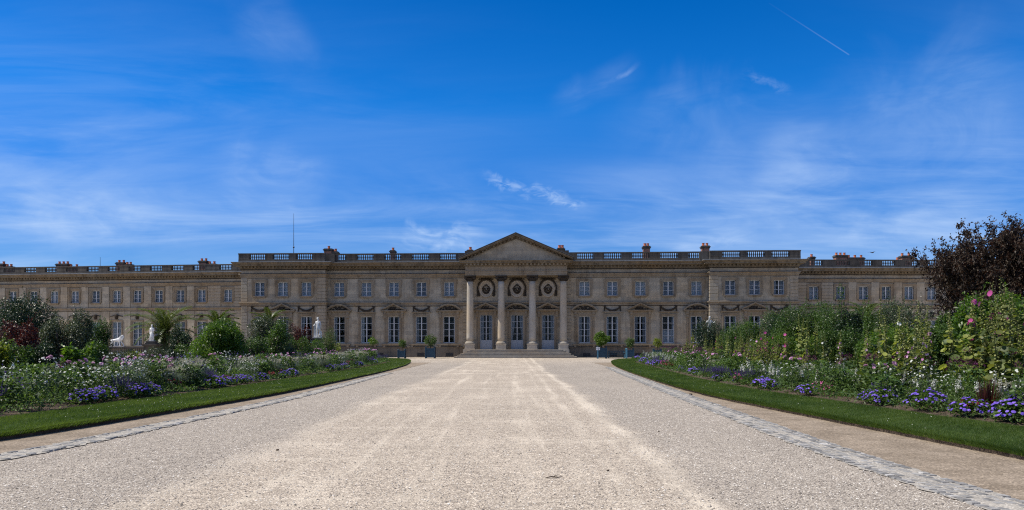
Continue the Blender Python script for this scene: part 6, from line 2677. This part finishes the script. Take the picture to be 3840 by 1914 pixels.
def lion():
    x, y, zb = at(440, 1297.5, Yt)
    L = (466 - 415) / FOC * Yt
    s = L / 1.62
    root = tag(empty('stone_lion', (x, Yt, zt), 0), 'white stone lion striding along the terrace balustrade', 'statue')
    J = {'pel': (-.55, 0, .74, (.19, .17)), 'belly': (-.20, 0, .70, (.165, .18)), 'rib': (.12, 0, .74, (.20, .24)), 'sh': (.36, 0, .82, (.20, .25)), 'nk': (.52, 0, .98, (.17, .22)), 'hd': (.68, -.02, 1.06, (.13, .14)), 'mz': (.82, -.04, .98, (.085, .075)),
         'hipA': (-.60, -.12, .64, (.13, .10)), 'kneA': (-.50, -.15, .44, .085), 'hokA': (-.72, -.15, .24, .05), 'pawA': (-.68, -.15, .06, .055), 'toeA': (-.60, -.15, .05, .055),
         'hipB': (-.56, .12, .64, (.13, .10)), 'kneB': (-.36, .15, .44, .085), 'hokB': (-.46, .15, .24, .05), 'pawB': (-.36, .15, .06, .055), 'toeB': (-.28, .15, .05, .055),
         'shA': (.36, -.15, .66, .105), 'elA': (.30, -.16, .44, .075), 'wrA': (.36, -.16, .22, .055), 'ftA': (.38, -.16, .06, .06), 'tfA': (.47, -.16, .05, .055),
         'shB': (.40, .15, .66, .105), 'elB': (.46, .16, .44, .075), 'wrB': (.62, .16, .24, .055), 'ftB': (.66, .16, .06, .06), 'tfB': (.75, .16, .05, .055),
         't1': (-.76, 0, .74, .05), 't2': (-.86, 0, .52, .035), 't3': (-.84, 0, .28, .032), 't4': (-.86, .02, .14, .05)}
    B = [('pel', 'belly'), ('belly', 'rib'), ('rib', 'sh'), ('sh', 'nk'), ('nk', 'hd'), ('hd', 'mz'), ('pel', 'hipA'), ('hipA', 'kneA'), ('kneA', 'hokA'), ('hokA', 'pawA'), ('pawA', 'toeA'), ('pel', 'hipB'), ('hipB', 'kneB'), ('kneB', 'hokB'), ('hokB', 'pawB'), ('pawB', 'toeB'),
         ('sh', 'shA'), ('shA', 'elA'), ('elA', 'wrA'), ('wrA', 'ftA'), ('ftA', 'tfA'), ('sh', 'shB'), ('shB', 'elB'), ('elB', 'wrB'), ('wrB', 'ftB'), ('ftB', 'tfB'), ('pel', 't1'), ('t1', 't2'), ('t2', 't3'), ('t3', 't4')]
    J = {k: (v[0], v[1], v[2] + .04, v[3]) for k, v in J.items()}
    skin_fig('body', J, B, 'pel', M['marble'], root, scale=s)
    mb = MB()
    for k in range(46):
        a = random.uniform(0, 6.28)
        q = random.uniform(0, 1)
        cx, cz = .40 + .22 * q, .90 + .18 * q
        r = .25 - .03 * q
        mb.ball(((cx + .10 * math.sin(a * 2)) * s, math.cos(a) * r * .85 * s, (cz + math.sin(a) * r) * s), random.uniform(.06, .10) * s, 6, 4, .2)
    for k in (-1, 1):
        mb.ball((.62 * s, k * .12 * s, 1.22 * s), .045 * s, 6, 4)
    mb.build('mane', M['marble'], root, smooth=True)
    MB().box(-.95 * s, .92 * s, -.28 * s, .28 * s, 0, .035 * s).build('base', M['marble'], root)


lion()

# citrus trees in blue wooden boxes before the palace
def planter(px, Y, wbox, ybox_top, r_px, yc, yt, mat, leaf, n, label, signal=False, box='blue'):
    x = (px - 1920) / FOC * Y
    hb = EYE + (HZ - ybox_top) / FOC * Y
    root = tag(empty('planter_tree', (x, Y, 0), -.02), label, 'potted tree', 'citrus trees in blue boxes before the palace')
    w = wbox / FOC * Y / 2
    mb = MB()
    mb.box(-w + .02, w - .02, -w + .02, w - .02, .10, hb - .05)
    for k in range(5):
        z0 = .10 + (hb - .15) * k / 5
        mb.box(-w + .012, w - .012, -w + .008, w - .008, z0 + .012, z0 + (hb - .15) / 5 - .006)
    mb.box(-w, w, -w, w, hb - .07, hb - .02)
    b = mb.build('planter_box', M['blue'], root)
    pm = MB()
    for sx in (-1, 1):
        for sy in (-1, 1):
            pm = MB()
            pm.box(sx * w - .055, sx * w + .055, sy * w - .055, sy * w + .055, 0, hb + .03)
            pm.ball((sx * w, sy * w, hb + .09), .065, 8, 6)
            pm.build('corner_post', M['lblue' if box == 'pale' and sx < 0 else 'blue'], b)
    MB().box(-w + .06, w - .06, -w + .06, w - .06, hb - .15, hb - .08).build('soil', M['soil'], root)
    zc = EYE + (HZ - yc) / FOC * Y
    ztop = EYE + (HZ - yt) / FOC * Y
    r = r_px / FOC * Y
    MB().tube([(0, 0, hb - .1), (.02, .0, (hb + zc) / 2), (0, 0, zc)], [.06, .045, .04], 7).build('trunk', M['bark'], root)
    C = Cloud()
    hz_ = ztop - zc
    lb = [(0, 0, zc, r * .72, r * .72, hz_ * .75)]
    for k in range(14):
        d = rdir(1)[0]
        lb.append((d[0] * r * .62, d[1] * r * .62, zc + d[2] * hz_ * .62, r * .36, r * .36, hz_ * .36))
    leaf_mass(C, lb, n, leaf, leaf * .5, .5, .7, .5)
    sprigs(C, lb, 18, leaf, leaf * .5, .16, 7)
    C.build('crown', mat, root)
    return root


planter(2257, 86, 32, 1305, 33, 1273, 1242, M['lf_bright'], .12, 4500, 'round bright green citrus tree in a blue box beside the white notice', box='blue')
planter(2362, 86, 26, 1312, 21, 1284, 1262, M['lf_mid'], .12, 900, 'looser citrus tree in a blue box at the hollyhock bed end', box='pale')
planter(2464, 86, 26, 1313, 21, 1286, 1268, M['lf_lime'], .11, 900, 'yellow-green citrus tree half hidden by the hollyhock bed')
planter(1614, 87, 33, 1306, 25, 1277, 1252, M['lf_mid'], .12, 1300, 'largest citrus tree left of the steps, in a blue box')
planter(1507, 87, 25, 1315, 18, 1289, 1272, M['lf_mid'], .11, 800, 'small dark citrus tree in a blue box at the lawn tip of the statue bed')
planter(1399, 86, 25, 1316, 23, 1282, 1266, M['lf_bright'], .11, 900, 'citrus tree whose crown shows above the flowers of the statue bed')

# notice on a blue post
def notice():
    Y = 84.6
    x, _, z = at(2241, 1308, Y)
    root = tag(empty('notice_sign', (x, Y, 0), 0), 'small white notice with dark print on a pale blue post', 'sign')
    MB().box(-.05, .05, -.03, .03, 0, z - .1).build('post', M['lblue'], root)
    b = MB()
    b.box(-.20, .20, -.055, -.03, z - .16, z + .14)
    b = b.build('board', M['sign'], root)
    i = MB()
    i.box(-.14, -.08, -.0585, -.055, z - .10, z + .08)
    for k in range(4):
        i.box(-.02, .15, -.0585, -.055, z + .07 - k * .045, z + .09 - k * .045)
    i.box(.02, .12, -.0585, -.055, z - .13, z - .09)
    i.build('print', M['ink'], b)
    root.location.x += .03


notice()


def bench():
    Y = 88.2
    x0, _, zt_ = at(2282, 1316, Y)
    x1, _, _ = at(2340, 1316, Y)
    xc, w = (x0 + x1) / 2, (x1 - x0) / 2
    root = tag(empty('garden_bench', (xc, Y, 0), 0), 'dark blue garden bench between the two citrus boxes', 'bench')
    mb = MB()
    for k in range(4):
        mb.box(-w, w, -.42 + k * .115, -.42 + k * .115 + .09, .43, .47)
    mb.build('seat', M['blue'], root)
    mb = MB()
    mb.box(-w, w, .06, .10, zt_ - .08, zt_)
    mb.box(-w, w, .05, .09, .55, .60)
    for k in range(9):
        c = -w + .1 + k * (2 * w - .2) / 8
        mb.box(c - .02, c + .02, .055, .085, .60, zt_ - .08)
    mb.build('backrest', M['blue'], root)
    for sx in (-1, 1):
        for yy in (-.40, .08):
            m = MB().box(sx * w - .04, sx * w + .04, yy - .03, yy + .03, 0, .43 if yy < 0 else zt_)
            m.build('leg', M['lblue' if sx > 0 and yy < 0 else 'blue'], root)
        MB().box(sx * w - .045, sx * w + .045, -.43, .10, .64, .69).build('armrest', M['lblue' if sx > 0 else 'blue'], root)


bench()


def bird(px, py, Y, label):
    x, y, z = at(px, py, Y)
    root = tag(empty('bird', (x, y, z), .5), label, 'bird')
    J = {'b': (0, 0, 0, .06), 'f': (.14, 0, .01, .045), 'h': (.20, 0, .02, .035), 'k': (.25, 0, .015, .012), 't': (-.16, 0, 0, .03), 'tt': (-.27, 0, 0, .03)}
    skin_fig('body', J, [('b', 'f'), ('f', 'h'), ('h', 'k'), ('b', 't'), ('t', 'tt')], 'b', M['iron'], root, sub=1)
    for s in (-1, 1):
        MB().raw([(.10, s * .03, .01), (-.08, s * .03, .01), (-.05, s * .25, .09), (-.10, s * .46, .05), (.06, s * .24, .10),
                  (.10, s * .03, .0), (-.08, s * .03, .0), (-.05, s * .25, .08), (-.10, s * .46, .045), (.06, s * .24, .09)],
                 [(0, 1, 2, 4), (2, 3, 4), (5, 9, 7, 6), (9, 8, 7), (0, 4, 9, 5), (4, 3, 8, 9), (3, 2, 7, 8), (2, 1, 6, 7)]).build('wing', M['iron'], root)


bird(3271, 948, 80, 'small dark bird flying above the far wing chimneys')

# twig and larger stones lying on the path
def twig():
    x, y, z = at(2076, 1795, 0.0 + FOC * EYE / (1795 - HZ))
    root = tag(empty('fallen_twig', (x, y, 0), .25), 'dark fallen twig lying on the gravel', 'twig')
    MB().tube([(-.10, 0, .012), (-.03, .012, .022), (.05, .0, .014), (.11, -.015, .02)], [.005, .008, .008, .004], 6).build('stick', M['bark'], root, smooth=True)
    MB().tube([(.0, .005, .02), (.03, .03, .03), (.06, .045, .022)], [.005, .004, .003], 5).build('side_shoot', M['bark'], root, smooth=True)


twig()
for px, py, r, lb in ((1040, 1690, .022, 'small dark stone alone on the gravel, left of centre'), (2280, 1768, .018, 'small brown stone on the gravel near the fallen twig'), (2470, 1620, .016, 'small dark stone on the gravel near the sandy track'), (2590, 1483, .05, 'dark stone lying at the cobbled gutter below the lawn')):
    Y = FOC * EYE / (py - HZ)
    x, y, z = at(px, py, Y)
    tag(MB().ball((0, 0, r * .5), (r * 1.2, r, r * .75), 7, 5, .25).build('stone', M['bark'], None, (x, y, 0)), lb, 'stone')
